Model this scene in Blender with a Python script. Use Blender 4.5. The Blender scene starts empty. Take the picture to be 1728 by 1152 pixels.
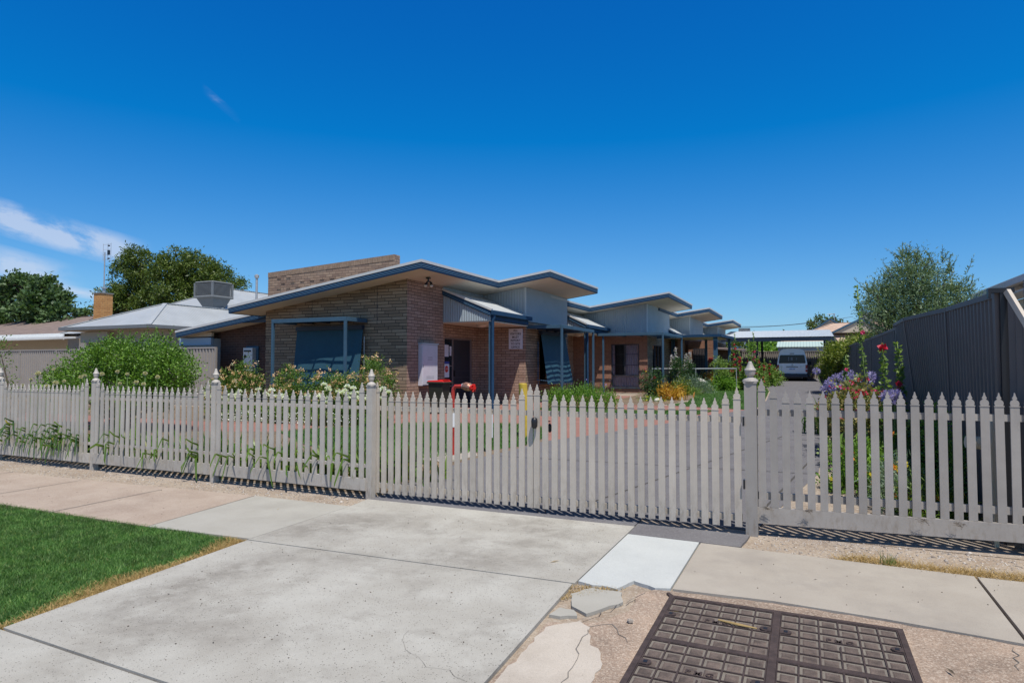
import bpy, math, random
import numpy as np
from mathutils import Vector, Matrix
R = math.radians
rnd = random.Random(7)
rng = np.random.default_rng(7)
SC = bpy.context.scene
COL = SC.collection

# ------------------------------------------------------------------ camera
PITCH = math.atan(39/1080.); YAW = R(24.5); CAMZ = 1.5
cd = bpy.data.cameras.new("camera"); cam = bpy.data.objects.new("camera", cd); COL.objects.link(cam)
cam.location = (0, 0, CAMZ); cam.rotation_euler = (R(90)+PITCH, 0, YAW)
cd.sensor_width = 36; cd.lens = 1080/1728*36; cd.clip_start = .05; cd.clip_end = 5000
SC.camera = cam
SC.render.resolution_x = 1024; SC.render.resolution_y = 682

# ------------------------------------------------------------------ world
SX, SY, SZ = .32, -.32, 1.0
SL = math.sqrt(SX*SX+SY*SY+SZ*SZ)
EL = math.asin(SZ/SL); AZ = math.atan2(SX, SY)
w = bpy.data.worlds.new("World"); SC.world = w; w.use_nodes = True
nt = w.node_tree; nt.nodes.clear()
wo = nt.nodes.new("ShaderNodeOutputWorld"); bg = nt.nodes.new("ShaderNodeBackground")
sky = nt.nodes.new("ShaderNodeTexSky"); sky.sky_type = 'NISHITA'; sky.sun_disc = False
sky.sun_elevation = EL; sky.sun_rotation = AZ; sky.altitude = 100; sky.air_density = 1.0; sky.dust_density = .3; sky.ozone_density = 4.0
# thin cirrus, laid out by sky direction
tc = nt.nodes.new("ShaderNodeTexCoord")
def wnode(t, **k):
    n = nt.nodes.new(t)
    for a, b in k.items(): setattr(n, a, b)
    return n
def wmath(op, a, b=None):
    n = wnode("ShaderNodeMath", operation=op)
    for i, v in enumerate((a, b)):
        if v is None: continue
        if isinstance(v, (int, float)): n.inputs[i].default_value = v
        else: nt.links.new(v, n.inputs[i])
    return n.outputs[0]
sep = wnode("ShaderNodeSeparateXYZ"); nt.links.new(tc.outputs['Generated'], sep.inputs[0])
# the deep saturated blue of the lower sky; overhead it is dimmed and desaturated for weaker, neutral fill light
sepc = wnode("ShaderNodeSeparateColor"); nt.links.new(sky.outputs[0], sepc.inputs[0])
cmb = wnode("ShaderNodeCombineColor")
nt.links.new(wmath('MAXIMUM', wmath('MULTIPLY', wmath('SUBTRACT', sepc.outputs[0], 1.33), .82), .02), cmb.inputs[0])
nt.links.new(wmath('MULTIPLY', wmath('SUBTRACT', sepc.outputs[1], .45), .98), cmb.inputs[1])
nt.links.new(wmath('MULTIPLY', wmath('POWER', sepc.outputs[2], .75), 1.956), cmb.inputs[2])
up = wnode("ShaderNodeMapRange", interpolation_type='SMOOTHSTEP'); nt.links.new(wmath('ARCSINE', sep.outputs[2]), up.inputs[0]); up.inputs[1].default_value = .62; up.inputs[2].default_value = 1.0
msk = wnode("ShaderNodeMix", data_type='RGBA'); nt.links.new(up.outputs[0], msk.inputs[0]); nt.links.new(cmb.outputs[0], msk.inputs[6])
hs = wnode('ShaderNodeHueSaturation'); nt.links.new(sky.outputs[0], hs.inputs['Color']); hs.inputs['Saturation'].default_value = .42; hs.inputs['Value'].default_value = .48; nt.links.new(hs.outputs[0], msk.inputs[7])
azi = wmath('ARCTAN2', sep.outputs[0], sep.outputs[1])      # negative = left of depth axis
ele = wmath('ARCSINE', sep.outputs[2])
def band(a0, e0, slope, half, wid, a1, a2):
    # streak: elevation e0 at azimuth a0, falling with slope
    d = wmath('SUBTRACT', ele, wmath('ADD', wmath('MULTIPLY', wmath('SUBTRACT', azi, a0), slope), e0))
    k = wmath('SUBTRACT', 1.0, wmath('DIVIDE', wmath('ABSOLUTE', d), half))
    m1 = wnode("ShaderNodeMapRange", interpolation_type='SMOOTHSTEP'); nt.links.new(azi, m1.inputs[0]); m1.inputs[1].default_value = a2; m1.inputs[2].default_value = a2-wid; 
    m2 = wnode("ShaderNodeMapRange", interpolation_type='SMOOTHSTEP'); nt.links.new(azi, m2.inputs[0]); m2.inputs[1].default_value = a1; m2.inputs[2].default_value = a1+wid
    return wmath('MULTIPLY', wmath('MULTIPLY', wmath('MAXIMUM', k, 0.0), m1.outputs[0]), m2.outputs[0])
comb = wnode("ShaderNodeCombineXYZ"); nt.links.new(wmath('MULTIPLY', azi, 6.0), comb.inputs[0])
nt.links.new(wmath('MULTIPLY', wmath('ADD', ele, wmath('MULTIPLY', azi, .22)), 15.0), comb.inputs[1])
nz = wnode("ShaderNodeTexNoise"); nt.links.new(comb.outputs[0], nz.inputs['Vector']); nz.inputs['Scale'].default_value = 1.5; nz.inputs['Detail'].default_value = 7; nz.inputs['Roughness'].default_value = .62; nz.inputs['Distortion'].default_value = .25
def azel(px, py):
    f = Vector((-math.sin(YAW)*math.cos(PITCH), math.cos(YAW)*math.cos(PITCH), math.sin(PITCH))); r = Vector((math.cos(YAW), math.sin(YAW), 0)); u = r.cross(f)
    d = (f + r*((px-864)/1080) - u*((py-576)/1080)).normalized()
    return math.atan2(d.x, d.y), math.asin(d.z)
def streak(p, q, half, wid=.03):
    a, e = azel(*p); b, g = azel(*q)
    return band(a, e, (g-e)/(b-a), half, wid, a, b)
ms = [streak((-90, 338), (262, 438), .024, .07), streak((-90, 420), (150, 482), .024, .08), streak((340, 148), (408, 205), .008, .03), streak((60, 480), (260, 515), .008, .06)]
wt = [1.7, 1.4, .6, 1.1]
tot = None
for m_, k_ in zip(ms, wt):
    v = wmath('MULTIPLY', m_, k_); tot = v if tot is None else wmath('ADD', tot, v)
cm = wnode("ShaderNodeMapRange", interpolation_type='SMOOTHSTEP'); nt.links.new(nz.outputs[0], cm.inputs[0]); cm.inputs[1].default_value = .40; cm.inputs[2].default_value = .66
cf = wmath('MINIMUM', wmath('MULTIPLY', wmath('POWER', tot, .8), wmath('ADD', wmath('MULTIPLY', cm.outputs[0], .75), .03)), .62)
mixc = wnode("ShaderNodeMix", data_type='RGBA'); nt.links.new(cf, mixc.inputs[0]); nt.links.new(msk.outputs[2], mixc.inputs[6]); mixc.inputs[7].default_value = (6.3, 7.0, 8.4, 1)
nt.links.new(mixc.outputs[2], bg.inputs[0]); bg.inputs[1].default_value = .1
nt.links.new(bg.outputs[0], wo.inputs[0])
sd = bpy.data.lights.new("sun", 'SUN'); sd.energy = 5.0; sd.angle = R(.53); sd.color = (1, .957, .885)
sun = bpy.data.objects.new("sun", sd); COL.objects.link(sun)
sun.rotation_euler = Vector((SX, SY, SZ)).to_track_quat('Z', 'Y').to_euler()
SC.view_settings.view_transform = 'Standard'; SC.view_settings.look = 'None'; SC.view_settings.exposure = 0.04; SC.view_settings.gamma = 1

# ------------------------------------------------------------------ geometry helpers
def ray(px, py):
    f = Vector((-math.sin(YAW)*math.cos(PITCH), math.cos(YAW)*math.cos(PITCH), math.sin(PITCH))); r = Vector((math.cos(YAW), math.sin(YAW), 0)); u = r.cross(f)
    return f + r*((px-864)/1080) - u*((py-576)/1080)
def atY(px, py, Y): d = ray(px, py); return Vector((0, 0, CAMZ)) + d*(Y/d.y)
def atX(px, py, X): d = ray(px, py); return Vector((0, 0, CAMZ)) + d*(X/d.x)
def gz(y): return 0 if y < 6 else (.0135*(y-6) if y < 60 else .729)
def atG(px, py):
    d = ray(px, py); t = (CAMZ+.081)/(.0135*d.y-d.z); return Vector((0, 0, CAMZ)) + d*t
class MB:
    def __init__(s): s.v = []; s.f = []
    def add(s, vs, fs):
        o = len(s.v); s.v += [tuple(v) for v in vs]; s.f += [tuple(i+o for i in f) for f in fs]; return s
    def box(s, x0, x1, y0, y1, z0, z1):
        return s.add([(x0,y0,z0),(x1,y0,z0),(x1,y1,z0),(x0,y1,z0),(x0,y0,z1),(x1,y0,z1),(x1,y1,z1),(x0,y1,z1)],
                     [(0,3,2,1),(4,5,6,7),(0,1,5,4),(1,2,6,5),(2,3,7,6),(3,0,4,7)])
    def hexa(s, p): # 8 points bottom ccw, top ccw
        return s.add(p, [(0,3,2,1),(4,5,6,7),(0,1,5,4),(1,2,6,5),(2,3,7,6),(3,0,4,7)])
    def bar(s, a, b, w, h, up=(0,0,1)):
        a = Vector(a); b = Vector(b); d = (b-a).normalized(); u = Vector(up); sd_ = d.cross(u)
        if sd_.length < 1e-4: sd_ = d.cross(Vector((0,1,0)))
        sd_.normalize(); u = sd_.cross(d)
        p = []
        for c in (a, b):
            for i, j in ((-1,-1),(1,-1),(1,1),(-1,1)): p.append(c + sd_*(w/2*i) + u*(h/2*j))
        return s.add(p, [(0,1,2,3),(7,6,5,4),(0,4,5,1),(1,5,6,2),(2,6,7,3),(3,7,4,0)])
    def tube(s, pts, rad, n=8, cap=True):
        pts = [Vector(p) for p in pts]; rad = rad if isinstance(rad, (list, tuple)) else [rad]*len(pts)
        o = len(s.v); ref = None
        for i, p in enumerate(pts):
            d = (pts[min(i+1, len(pts)-1)]-pts[max(i-1, 0)]).normalized()
            if ref is None: ref = Vector((1,0,0)) if abs(d.x) < .8 else Vector((0,1,0))
            a = (ref - d*ref.dot(d)).normalized(); ref = a; b = d.cross(a)
            for k in range(n):
                t = 2*math.pi*k/n; s.v.append(tuple(p + (a*math.cos(t)+b*math.sin(t))*rad[i]))
        for i in range(len(pts)-1):
            for k in range(n):
                s.f.append((o+i*n+k, o+i*n+(k+1)%n, o+(i+1)*n+(k+1)%n, o+(i+1)*n+k))
        if cap: s.f.append(tuple(o+k for k in reversed(range(n)))); s.f.append(tuple(o+(len(pts)-1)*n+k for k in range(n)))
        return s
    def lathe(s, c, prof, n=16, sq=False):
        c = Vector(c); return s.tube_ring([(c+Vector((0,0,z)), r) for z, r in prof], n, sq)
    def tube_ring(s, pr, n, sq=False):
        o = len(s.v)
        for p, r in pr:
            for k in range(n):
                t = 2*math.pi*(k+.5)/n; s.v.append((p.x+r*math.cos(t), p.y+r*math.sin(t), p.z))
        for i in range(len(pr)-1):
            for k in range(n): s.f.append((o+i*n+k, o+i*n+(k+1)%n, o+(i+1)*n+(k+1)%n, o+(i+1)*n+k))
        s.f.append(tuple(o+k for k in reversed(range(n)))); s.f.append(tuple(o+(len(pr)-1)*n+k for k in range(n)))
        return s
    def prism(s, poly, ax, a, b):
        # poly in the two other axes, extruded along ax from a to b
        def P(u, v, w_): return {'x': (w_, u, v), 'y': (u, w_, v), 'z': (u, v, w_)}[ax]
        n = len(poly); vs = [P(u, v, a) for u, v in poly] + [P(u, v, b) for u, v in poly]
        return s.add(vs, [tuple(reversed(range(n))), tuple(range(n, 2*n))] + [(i, (i+1) % n, n+(i+1) % n, n+i) for i in range(n)])
def build(name, mb, mat, parent=None, loc=None, smooth=False, fix=True, bevel=0):
    """one mesh object from world-space geometry; loc or the parent gives the origin"""
    me = bpy.data.meshes.new(name)
    org = Vector((0, 0, 0))
    if parent is not None:
        p = parent
        while p is not None: org += Vector(p.location); p = p.parent
    o = bpy.data.objects.new(name, me)
    if loc is not None: o.location = Vector(loc)-org; off = Vector(loc)
    else: off = org
    if isinstance(mb, MB): vs = [(v[0]-off.x, v[1]-off.y, v[2]-off.z) for v in mb.v]; me.from_pydata(vs, [], mb.f)
    else:
        V, F = mb; V = V - np.array(off); k = F.shape[1]
        me.vertices.add(len(V)); me.vertices.foreach_set('co', V.astype(np.float32).ravel())
        me.loops.add(F.size); me.loops.foreach_set('vertex_index', F.astype(np.int32).ravel())
        me.polygons.add(len(F)); me.polygons.foreach_set('loop_start', np.arange(0, F.size, k, dtype=np.int32)); me.polygons.foreach_set('loop_total', np.full(len(F), k, dtype=np.int32))
        me.update(calc_edges=True); fix = False
    if fix:
        import bmesh
        bm = bmesh.new(); bm.from_mesh(me); bmesh.ops.recalc_face_normals(bm, faces=bm.faces)
        if bevel: bmesh.ops.bevel(bm, geom=list(bm.edges), offset=bevel, segments=1, affect='EDGES', clamp_overlap=True)
        bm.to_mesh(me); bm.free()
    if smooth:
        me.polygons.foreach_set('use_smooth', [True]*len(me.polygons))
    if mat: me.materials.append(mat)
    COL.objects.link(o)
    if parent is not None: o.parent = parent
    return o
def tag(o, label=None, cat=None, group=None, kind=None):
    if label: o['label'] = label
    if cat: o['category'] = cat
    if group: o['group'] = group
    if kind: o['kind'] = kind
    return o
def thing(name, loc, label, cat, group=None):
    e = bpy.data.objects.new(name, None); e.location = loc; e.empty_display_size = .1; COL.objects.link(e); return tag(e, label, cat, group)
def dup(o, loc=None, label=None, parent=None, rotz=None, scale=None):
    c = o.copy(); COL.objects.link(c)
    if loc is not None: c.location = loc
    if rotz is not None: c.rotation_euler = (0, 0, rotz)
    if scale is not None: c.scale = (scale,)*3
    if label: c['label'] = label
    if parent is not None: c.parent = parent
    for ch in list(o.children): dup(ch, parent=c)
    return c

# ------------------------------------------------------------------ materials
def mat(name, col, rough=.7, metal=0, spec=.5, var=0, vscale=8, bump=0, bscale=60, var2=None, coat=0, grain=None):
    m = bpy.data.materials.new(name); m.use_nodes = True; n = m.node_tree; b = n.nodes["Principled BSDF"]
    b.inputs['Base Color'].default_value = (*col, 1); b.inputs['Roughness'].default_value = rough; b.inputs['Metallic'].default_value = metal
    b.inputs['Specular IOR Level'].default_value = spec; b.inputs['Coat Weight'].default_value = coat
    g = n.nodes.new("ShaderNodeNewGeometry")
    if var or var2:
        t = n.nodes.new("ShaderNodeTexNoise"); t.inputs['Scale'].default_value = vscale; t.inputs['Detail'].default_value = 6; t.inputs['Roughness'].default_value = .62
        n.links.new(g.outputs['Position'], t.inputs['Vector'])
        r = n.nodes.new("ShaderNodeValToRGB"); c2 = var2 or tuple(c*(1-var) for c in col); c1 = col if var2 else tuple(min(1, c*(1+var*.6)) for c in col)
        r.color_ramp.elements[0].position = .32; r.color_ramp.elements[1].position = .68
        r.color_ramp.elements[0].color = (*c2, 1); r.color_ramp.elements[1].color = (*c1, 1)
        n.links.new(t.outputs[0], r.inputs[0]); last = r.outputs[0]
        if grain:
            t2 = n.nodes.new("ShaderNodeTexNoise"); t2.inputs['Scale'].default_value = grain[0]; t2.inputs['Detail'].default_value = 3
            n.links.new(g.outputs['Position'], t2.inputs['Vector'])
            mr = n.nodes.new("ShaderNodeMapRange"); n.links.new(t2.outputs[0], mr.inputs[0]); mr.inputs[1].default_value = .3; mr.inputs[2].default_value = .7; mr.inputs[3].default_value = 1-grain[1]; mr.inputs[4].default_value = 1+grain[1]
            mm = n.nodes.new("ShaderNodeVectorMath"); mm.operation = 'SCALE'; n.links.new(last, mm.inputs[0]); n.links.new(mr.outputs[0], mm.inputs['Scale']); last = mm.outputs[0]
        n.links.new(last, b.inputs['Base Color'])
    if bump:
        t = n.nodes.new("ShaderNodeTexNoise"); t.inputs['Scale'].default_value = bscale; t.inputs['Detail'].default_value = 4
        n.links.new(g.outputs['Position'], t.inputs['Vector'])
        bp = n.nodes.new("ShaderNodeBump"); bp.inputs['Strength'].default_value = bump; bp.inputs['Distance'].default_value = .01
        n.links.new(t.outputs[0], bp.inputs['Height']); n.links.new(bp.outputs[0], b.inputs['Normal'])
    return m
def weather(m, dirt=(.20,.16,.12), z0=.12, z1=.42):
    '''each picket its own slight tint, and splashed dirt low down'''
    n = m.node_tree; b = n.nodes["Principled BSDF"]; L = n.links.new; src = b.inputs['Base Color'].links[0].from_socket
    oi = n.nodes.new("ShaderNodeObjectInfo"); mr = n.nodes.new("ShaderNodeMapRange"); L(oi.outputs['Random'], mr.inputs[0]); mr.inputs[3].default_value = .90; mr.inputs[4].default_value = 1.06
    vs = n.nodes.new("ShaderNodeVectorMath"); vs.operation = 'SCALE'; L(src, vs.inputs[0]); L(mr.outputs[0], vs.inputs['Scale'])
    g = n.nodes.new("ShaderNodeNewGeometry"); sp = n.nodes.new("ShaderNodeSeparateXYZ"); L(g.outputs['Position'], sp.inputs[0])
    mz = n.nodes.new("ShaderNodeMapRange"); L(sp.outputs[2], mz.inputs[0]); mz.inputs[1].default_value = z0; mz.inputs[2].default_value = z1; mz.inputs[3].default_value = .75; mz.inputs[4].default_value = .10
    mp = n.nodes.new("ShaderNodeMapping"); mp.inputs['Scale'].default_value = (1, 1, .35); L(g.outputs['Position'], mp.inputs['Vector'])
    t = n.nodes.new("ShaderNodeTexNoise"); t.inputs['Scale'].default_value = 22; t.inputs['Detail'].default_value = 8; t.inputs['Roughness'].default_value = .7; L(mp.outputs[0], t.inputs['Vector'])
    m2 = n.nodes.new("ShaderNodeMapRange"); L(t.outputs[0], m2.inputs[0]); m2.inputs[1].default_value = .48; m2.inputs[2].default_value = .72
    mu = n.nodes.new("ShaderNodeMath"); mu.operation = 'MULTIPLY'; L(mz.outputs[0], mu.inputs[0]); L(m2.outputs[0], mu.inputs[1])
    mx = n.nodes.new("ShaderNodeMix"); mx.data_type = 'RGBA'; L(mu.outputs[0], mx.inputs[0]); L(vs.outputs[0], mx.inputs[6]); mx.inputs[7].default_value = (*dirt, 1); L(mx.outputs[2], b.inputs['Base Color'])
def N(n, t, **k):
    x = n.nodes.new(t)
    for a, b in k.items(): setattr(x, a, b)
    return x
def nmath(n, op, a, b=None, c=None):
    x = n.nodes.new("ShaderNodeMath"); x.operation = op
    for i, v in enumerate((a, b, c)):
        if v is None: continue
        if isinstance(v, (int, float)): x.inputs[i].default_value = v
        else: n.links.new(v, x.inputs[i])
    return x.outputs[0]
def brick_mat(name, cols, mortar, bw, bh, shift=.5, mort=.009, bump=.5):
    """bricks by world position: u = x or y by the face's normal; each course shifted by `shift` of a brick"""
    m = bpy.data.materials.new(name); m.use_nodes = True; n = m.node_tree; b = n.nodes["Principled BSDF"]; L = n.links.new
    g = N(n, "ShaderNodeNewGeometry"); sp = N(n, "ShaderNodeSeparateXYZ"); L(g.outputs['Position'], sp.inputs[0])
    sn = N(n, "ShaderNodeSeparateXYZ"); L(g.outputs['True Normal'], sn.inputs[0])
    facex = nmath(n, 'GREATER_THAN', nmath(n, 'ABSOLUTE', sn.outputs[0]), .7)
    top = nmath(n, 'GREATER_THAN', nmath(n, 'ABSOLUTE', sn.outputs[2]), .7)
    u = nmath(n, 'ADD', nmath(n, 'MULTIPLY', sp.outputs[0], nmath(n, 'SUBTRACT', 1.0, facex)), nmath(n, 'MULTIPLY', sp.outputs[1], facex))
    v = nmath(n, 'ADD', nmath(n, 'MULTIPLY', sp.outputs[2], nmath(n, 'SUBTRACT', 1.0, top)), nmath(n, 'MULTIPLY', sp.outputs[1], top))
    row = nmath(n, 'FLOOR', nmath(n, 'DIVIDE', v, bh))
    uu = nmath(n, 'ADD', nmath(n, 'DIVIDE', u, bw), nmath(n, 'MULTIPLY', row, shift))
    fu = nmath(n, 'FRACT', uu); fv = nmath(n, 'FRACT', nmath(n, 'DIVIDE', v, bh))
    idc = N(n, "ShaderNodeCombineXYZ"); L(nmath(n, 'FLOOR', uu), idc.inputs[0]); L(row, idc.inputs[1])
    wn = N(n, "ShaderNodeTexWhiteNoise", noise_dimensions='3D'); L(idc.outputs[0], wn.inputs['Vector'])
    cr = N(n, "ShaderNodeValToRGB"); els = cr.color_ramp.elements
    els[0].color = (*cols[0], 1); els[1].color = (*cols[-1], 1)
    for i, c in enumerate(cols[1:-1]): e = els.new((i+1)/(len(cols)-1)); e.color = (*c, 1)
    L(wn.outputs['Value'], cr.inputs[0])
    nt2 = N(n, "ShaderNodeTexNoise"); nt2.inputs['Scale'].default_value = 45; nt2.inputs['Detail'].default_value = 4; L(g.outputs['Position'], nt2.inputs['Vector'])
    nt3 = N(n, "ShaderNodeTexNoise"); nt3.inputs['Scale'].default_value = .9; nt3.inputs['Detail'].default_value = 5; L(g.outputs['Position'], nt3.inputs['Vector'])
    f = nmath(n, 'MULTIPLY', nmath(n, 'ADD', .72, nmath(n, 'MULTIPLY', nt2.outputs[0], .56)), nmath(n, 'ADD', .8, nmath(n, 'MULTIPLY', nt3.outputs[0], .4)))
    sc = N(n, "ShaderNodeVectorMath", operation='SCALE'); L(cr.outputs[0], sc.inputs[0]); L(f, sc.inputs['Scale'])
    eu = mort/bw; ev = mort/bh
    du = nmath(n, 'MINIMUM', fu, nmath(n, 'SUBTRACT', 1.0, fu)); dv = nmath(n, 'MINIMUM', fv, nmath(n, 'SUBTRACT', 1.0, fv))
    mk = nmath(n, 'MINIMUM', nmath(n, 'GREATER_THAN', du, eu/2), nmath(n, 'GREATER_THAN', dv, ev/2))
    mx = N(n, "ShaderNodeMix", data_type='RGBA'); L(mk, mx.inputs[0]); mx.inputs[6].default_value = (*mortar, 1); L(sc.outputs[0], mx.inputs[7])
    L(mx.outputs[2], b.inputs['Base Color']); b.inputs['Roughness'].default_value = .85; b.inputs['Specular IOR Level'].default_value = .25
    bp = N(n, "ShaderNodeBump"); bp.inputs['Strength'].default_value = bump; bp.inputs['Distance'].default_value = .012
    L(nmath(n, 'ADD', mk, nmath(n, 'MULTIPLY', nt2.outputs[0], .35)), bp.inputs['Height']); L(bp.outputs[0], b.inputs['Normal'])
    return m
def leaf_mat(name, c1, c2, trans=.35, rough=.5, c3=None, patch=0):
    m = bpy.data.materials.new(name); m.use_nodes = True; n = m.node_tree; b = n.nodes["Principled BSDF"]; L = n.links.new
    g = N(n, "ShaderNodeNewGeometry"); cr = N(n, "ShaderNodeValToRGB"); cr.color_ramp.elements[0].color = (*c1, 1); cr.color_ramp.elements[1].color = (*c2, 1)
    if c3: e = cr.color_ramp.elements.new(.93); e.color = (*c2, 1); cr.color_ramp.elements[-1].color = (*c3, 1)
    L(g.outputs['Random Per Island'], cr.inputs[0])
    if patch:
        tn = N(n, "ShaderNodeTexNoise"); tn.inputs['Scale'].default_value = patch; tn.inputs['Detail'].default_value = 6; L(g.outputs['Position'], tn.inputs['Vector'])
        mr_ = N(n, "ShaderNodeMapRange"); L(tn.outputs[0], mr_.inputs[0]); mr_.inputs[1].default_value = .35; mr_.inputs[2].default_value = .65; mr_.inputs[3].default_value = .68; mr_.inputs[4].default_value = 1.3
        vs = N(n, "ShaderNodeVectorMath", operation='SCALE'); L(cr.outputs[0], vs.inputs[0]); L(mr_.outputs[0], vs.inputs['Scale']); cr = vs
    L(cr.outputs[0], b.inputs['Base Color'])
    b.inputs['Roughness'].default_value = rough; b.inputs['Specular IOR Level'].default_value = .4
    t = N(n, "ShaderNodeBsdfTranslucent"); sc = N(n, "ShaderNodeVectorMath", operation='MULTIPLY'); L(cr.outputs[0], sc.inputs[0]); sc.inputs[1].default_value = (1.3, 1.4, .6); L(sc.outputs[0], t.inputs[0])
    mx = N(n, "ShaderNodeMixShader"); mx.inputs[0].default_value = trans; L(b.outputs[0], mx.inputs[1]); L(t.outputs[0], mx.inputs[2])
    L(mx.outputs[0], n.nodes["Material Output"].inputs[0])
    return m
def concrete_mat(name, c1, c2, dark, speck=.12, pit=240, stain=.55, grit=None, spots=(), dots=0):
    m = bpy.data.materials.new(name); m.use_nodes = True; n = m.node_tree; b = n.nodes["Principled BSDF"]; L = n.links.new
    g = N(n, "ShaderNodeNewGeometry")
    def noise(s, d=5, r=.6, dist=0):
        t = N(n, "ShaderNodeTexNoise"); t.inputs['Scale'].default_value = s; t.inputs['Detail'].default_value = d; t.inputs['Roughness'].default_value = r; t.inputs['Distortion'].default_value = dist; L(g.outputs['Position'], t.inputs['Vector']); return t.outputs[0]
    def mr(x, a, b_, c, d):
        t = N(n, "ShaderNodeMapRange"); L(x, t.inputs[0]); t.inputs[1].default_value = a; t.inputs[2].default_value = b_; t.inputs[3].default_value = c; t.inputs[4].default_value = d; return t.outputs[0]
    def mix(f, a, b_):
        t = N(n, "ShaderNodeMix", data_type='RGBA'); L(f, t.inputs[0])
        for s, v in ((6, a), (7, b_)):
            if isinstance(v, tuple): t.inputs[s].default_value = (*v, 1)
            else: L(v, t.inputs[s])
        return t.outputs[2]
    base = mix(mr(noise(2.2, 7, .6, 0), .35, .65, 0, 1), c1, c2)
    base = mix(mr(noise(1.3, 9, .72, .15), .5, .72, 0, stain), base, dark)
    base = mix(mr(noise(pit, 2), .66, .72, 0, .75), base, tuple(x*.35 for x in dark))
    for (sx_, sy_, rx, ry, rot, amt) in spots:      # oil and tyre stains of their own shape
        mp = N(n, "ShaderNodeMapping", vector_type='TEXTURE'); mp.inputs['Location'].default_value = (sx_, sy_, 0); mp.inputs['Rotation'].default_value = (0, 0, rot); mp.inputs['Scale'].default_value = (rx, ry, 1000); L(g.outputs['Position'], mp.inputs['Vector'])
        ln = N(n, "ShaderNodeVectorMath", operation='LENGTH'); L(mp.outputs[0], ln.inputs[0])
        f_ = nmath(n, 'MULTIPLY', mr(ln.outputs['Value'], .25, 1.0, amt, 0), mr(noise(7, 8, .7, .2), .38, .6, .25, 1)); base = mix(f_, base, dark)
    if dots:
        vo2 = N(n, "ShaderNodeTexVoronoi"); vo2.inputs['Scale'].default_value = dots; L(g.outputs['Position'], vo2.inputs['Vector'])
        sc2 = N(n, "ShaderNodeSeparateColor"); L(vo2.outputs['Color'], sc2.inputs[0])
        dm = nmath(n, 'MULTIPLY', nmath(n, 'LESS_THAN', vo2.outputs['Distance'], .26), nmath(n, 'GREATER_THAN', sc2.outputs[0], .72)); base = mix(nmath(n, 'MULTIPLY', dm, .7), base, tuple(x*.35 for x in dark))
    gr = mr(noise(pit*1.7, 3), .3, .7, 1-speck, 1+speck)
    if grit:
        vo = N(n, "ShaderNodeTexVoronoi"); vo.inputs['Scale'].default_value = grit[0]; L(g.outputs['Position'], vo.inputs['Vector'])
        sepc = N(n, "ShaderNodeSeparateColor"); L(vo.outputs['Color'], sepc.inputs[0])
        base = mix(mr(sepc.outputs[0], .55, 1.0, 0, grit[2]), base, grit[1])
    sc = N(n, "ShaderNodeVectorMath", operation='SCALE'); L(base, sc.inputs[0]); L(gr, sc.inputs['Scale'])
    L(sc.outputs[0], b.inputs['Base Color']); b.inputs['Roughness'].default_value = .9; b.inputs['Specular IOR Level'].default_value = .2
    bp = N(n, "ShaderNodeBump"); bp.inputs['Strength'].default_value = .35; bp.inputs['Distance'].default_value = .004; L(noise(pit, 5, .7), bp.inputs['Height']); L(bp.outputs[0], b.inputs['Normal'])
    return m
M = {}
M['concrete'] = concrete_mat('concrete', (.335,.318,.285), (.405,.392,.358), (.215,.198,.175), .18, 150, .9, None, [(-3.75, 3.2, 1.5, .33, 1.5, .8), (-3.9, 4.75, 1.2, .45, .9, .85), (-2.35, 4.35, .8, .35, .1, .8), (-2.2, 5.35, .7, .28, .1, .7), (-3.2, 4.0, .6, .25, .3, .6), (-2.9, 2.6, .9, .3, .4, .35)], 75)
M['concrete_grey'] = concrete_mat('concrete_grey', (.325,.29,.25), (.37,.335,.29), (.26,.235,.21), .13, 170, .75)
M['concrete_patch'] = concrete_mat('concrete_patch', (.33,.315,.28), (.37,.355,.32), (.25,.235,.21), .08, 200, .4)
M['white_slab'] = concrete_mat('white_slab', (.43,.445,.44), (.47,.485,.475), (.36,.37,.36), .12, 160, .4)
M['pink_path'] = concrete_mat('pink_path', (.32,.25,.20), (.375,.305,.25), (.245,.185,.15), .2, 170, .7, (140, (.52,.46,.40), .35))
M['aggregate'] = concrete_mat('aggregate', (.37,.275,.21), (.27,.205,.16), (.16,.12,.095), .35, 90, 1.0, (110, (.55,.48,.40), .42), [(-.2, 4.28, 1.2, .10, 0, .7), (.75, 3.7, .3, .5, 0, .8), (-1.0, 3.3, .2, .7, 0, .6)])
M['broken'] = concrete_mat('broken', (.42,.37,.315), (.48,.43,.375), (.29,.25,.21), .15, 150, .6)
M['dirt'] = concrete_mat('dirt', (.27,.21,.16), (.34,.28,.22), (.17,.13,.10), .3, 70, .7, (60, (.45,.4,.34), .5))
M['soil'] = concrete_mat('soil', (.13,.09,.06), (.2,.15,.1), (.07,.05,.035), .3, 60, .7, (50, (.3,.25,.2), .5))
M['joint'] = mat('joint', (.06,.055,.05), .95, bump=.4)
M['pad'] = mat('pad', (.12,.09,.075), .75, var=.5, vscale=14, grain=(160,.2), bump=.4, bscale=150)
M['crack'] = mat('crack', (.17,.155,.14), .95, var=.5, vscale=30)
M['asphalt'] = concrete_mat('asphalt', (.125,.12,.128), (.15,.145,.152), (.10,.096,.10), .2, 130, .5, (110, (.22,.21,.22), .4))
M['asph_dark'] = concrete_mat('asph_dark', (.125,.12,.128), (.15,.145,.15), (.09,.088,.09), .2, 120, .5, (110, (.26,.25,.26), .35))
M['red_path'] = concrete_mat('red_path', (.25,.125,.10), (.29,.15,.125), (.20,.10,.08), .12, 120, .4)
M['lawn'] = mat('lawn', (.045,.12,.02), .9, var2=(.03,.075,.012), var=.1, vscale=3, bump=.8, bscale=120)
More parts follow.
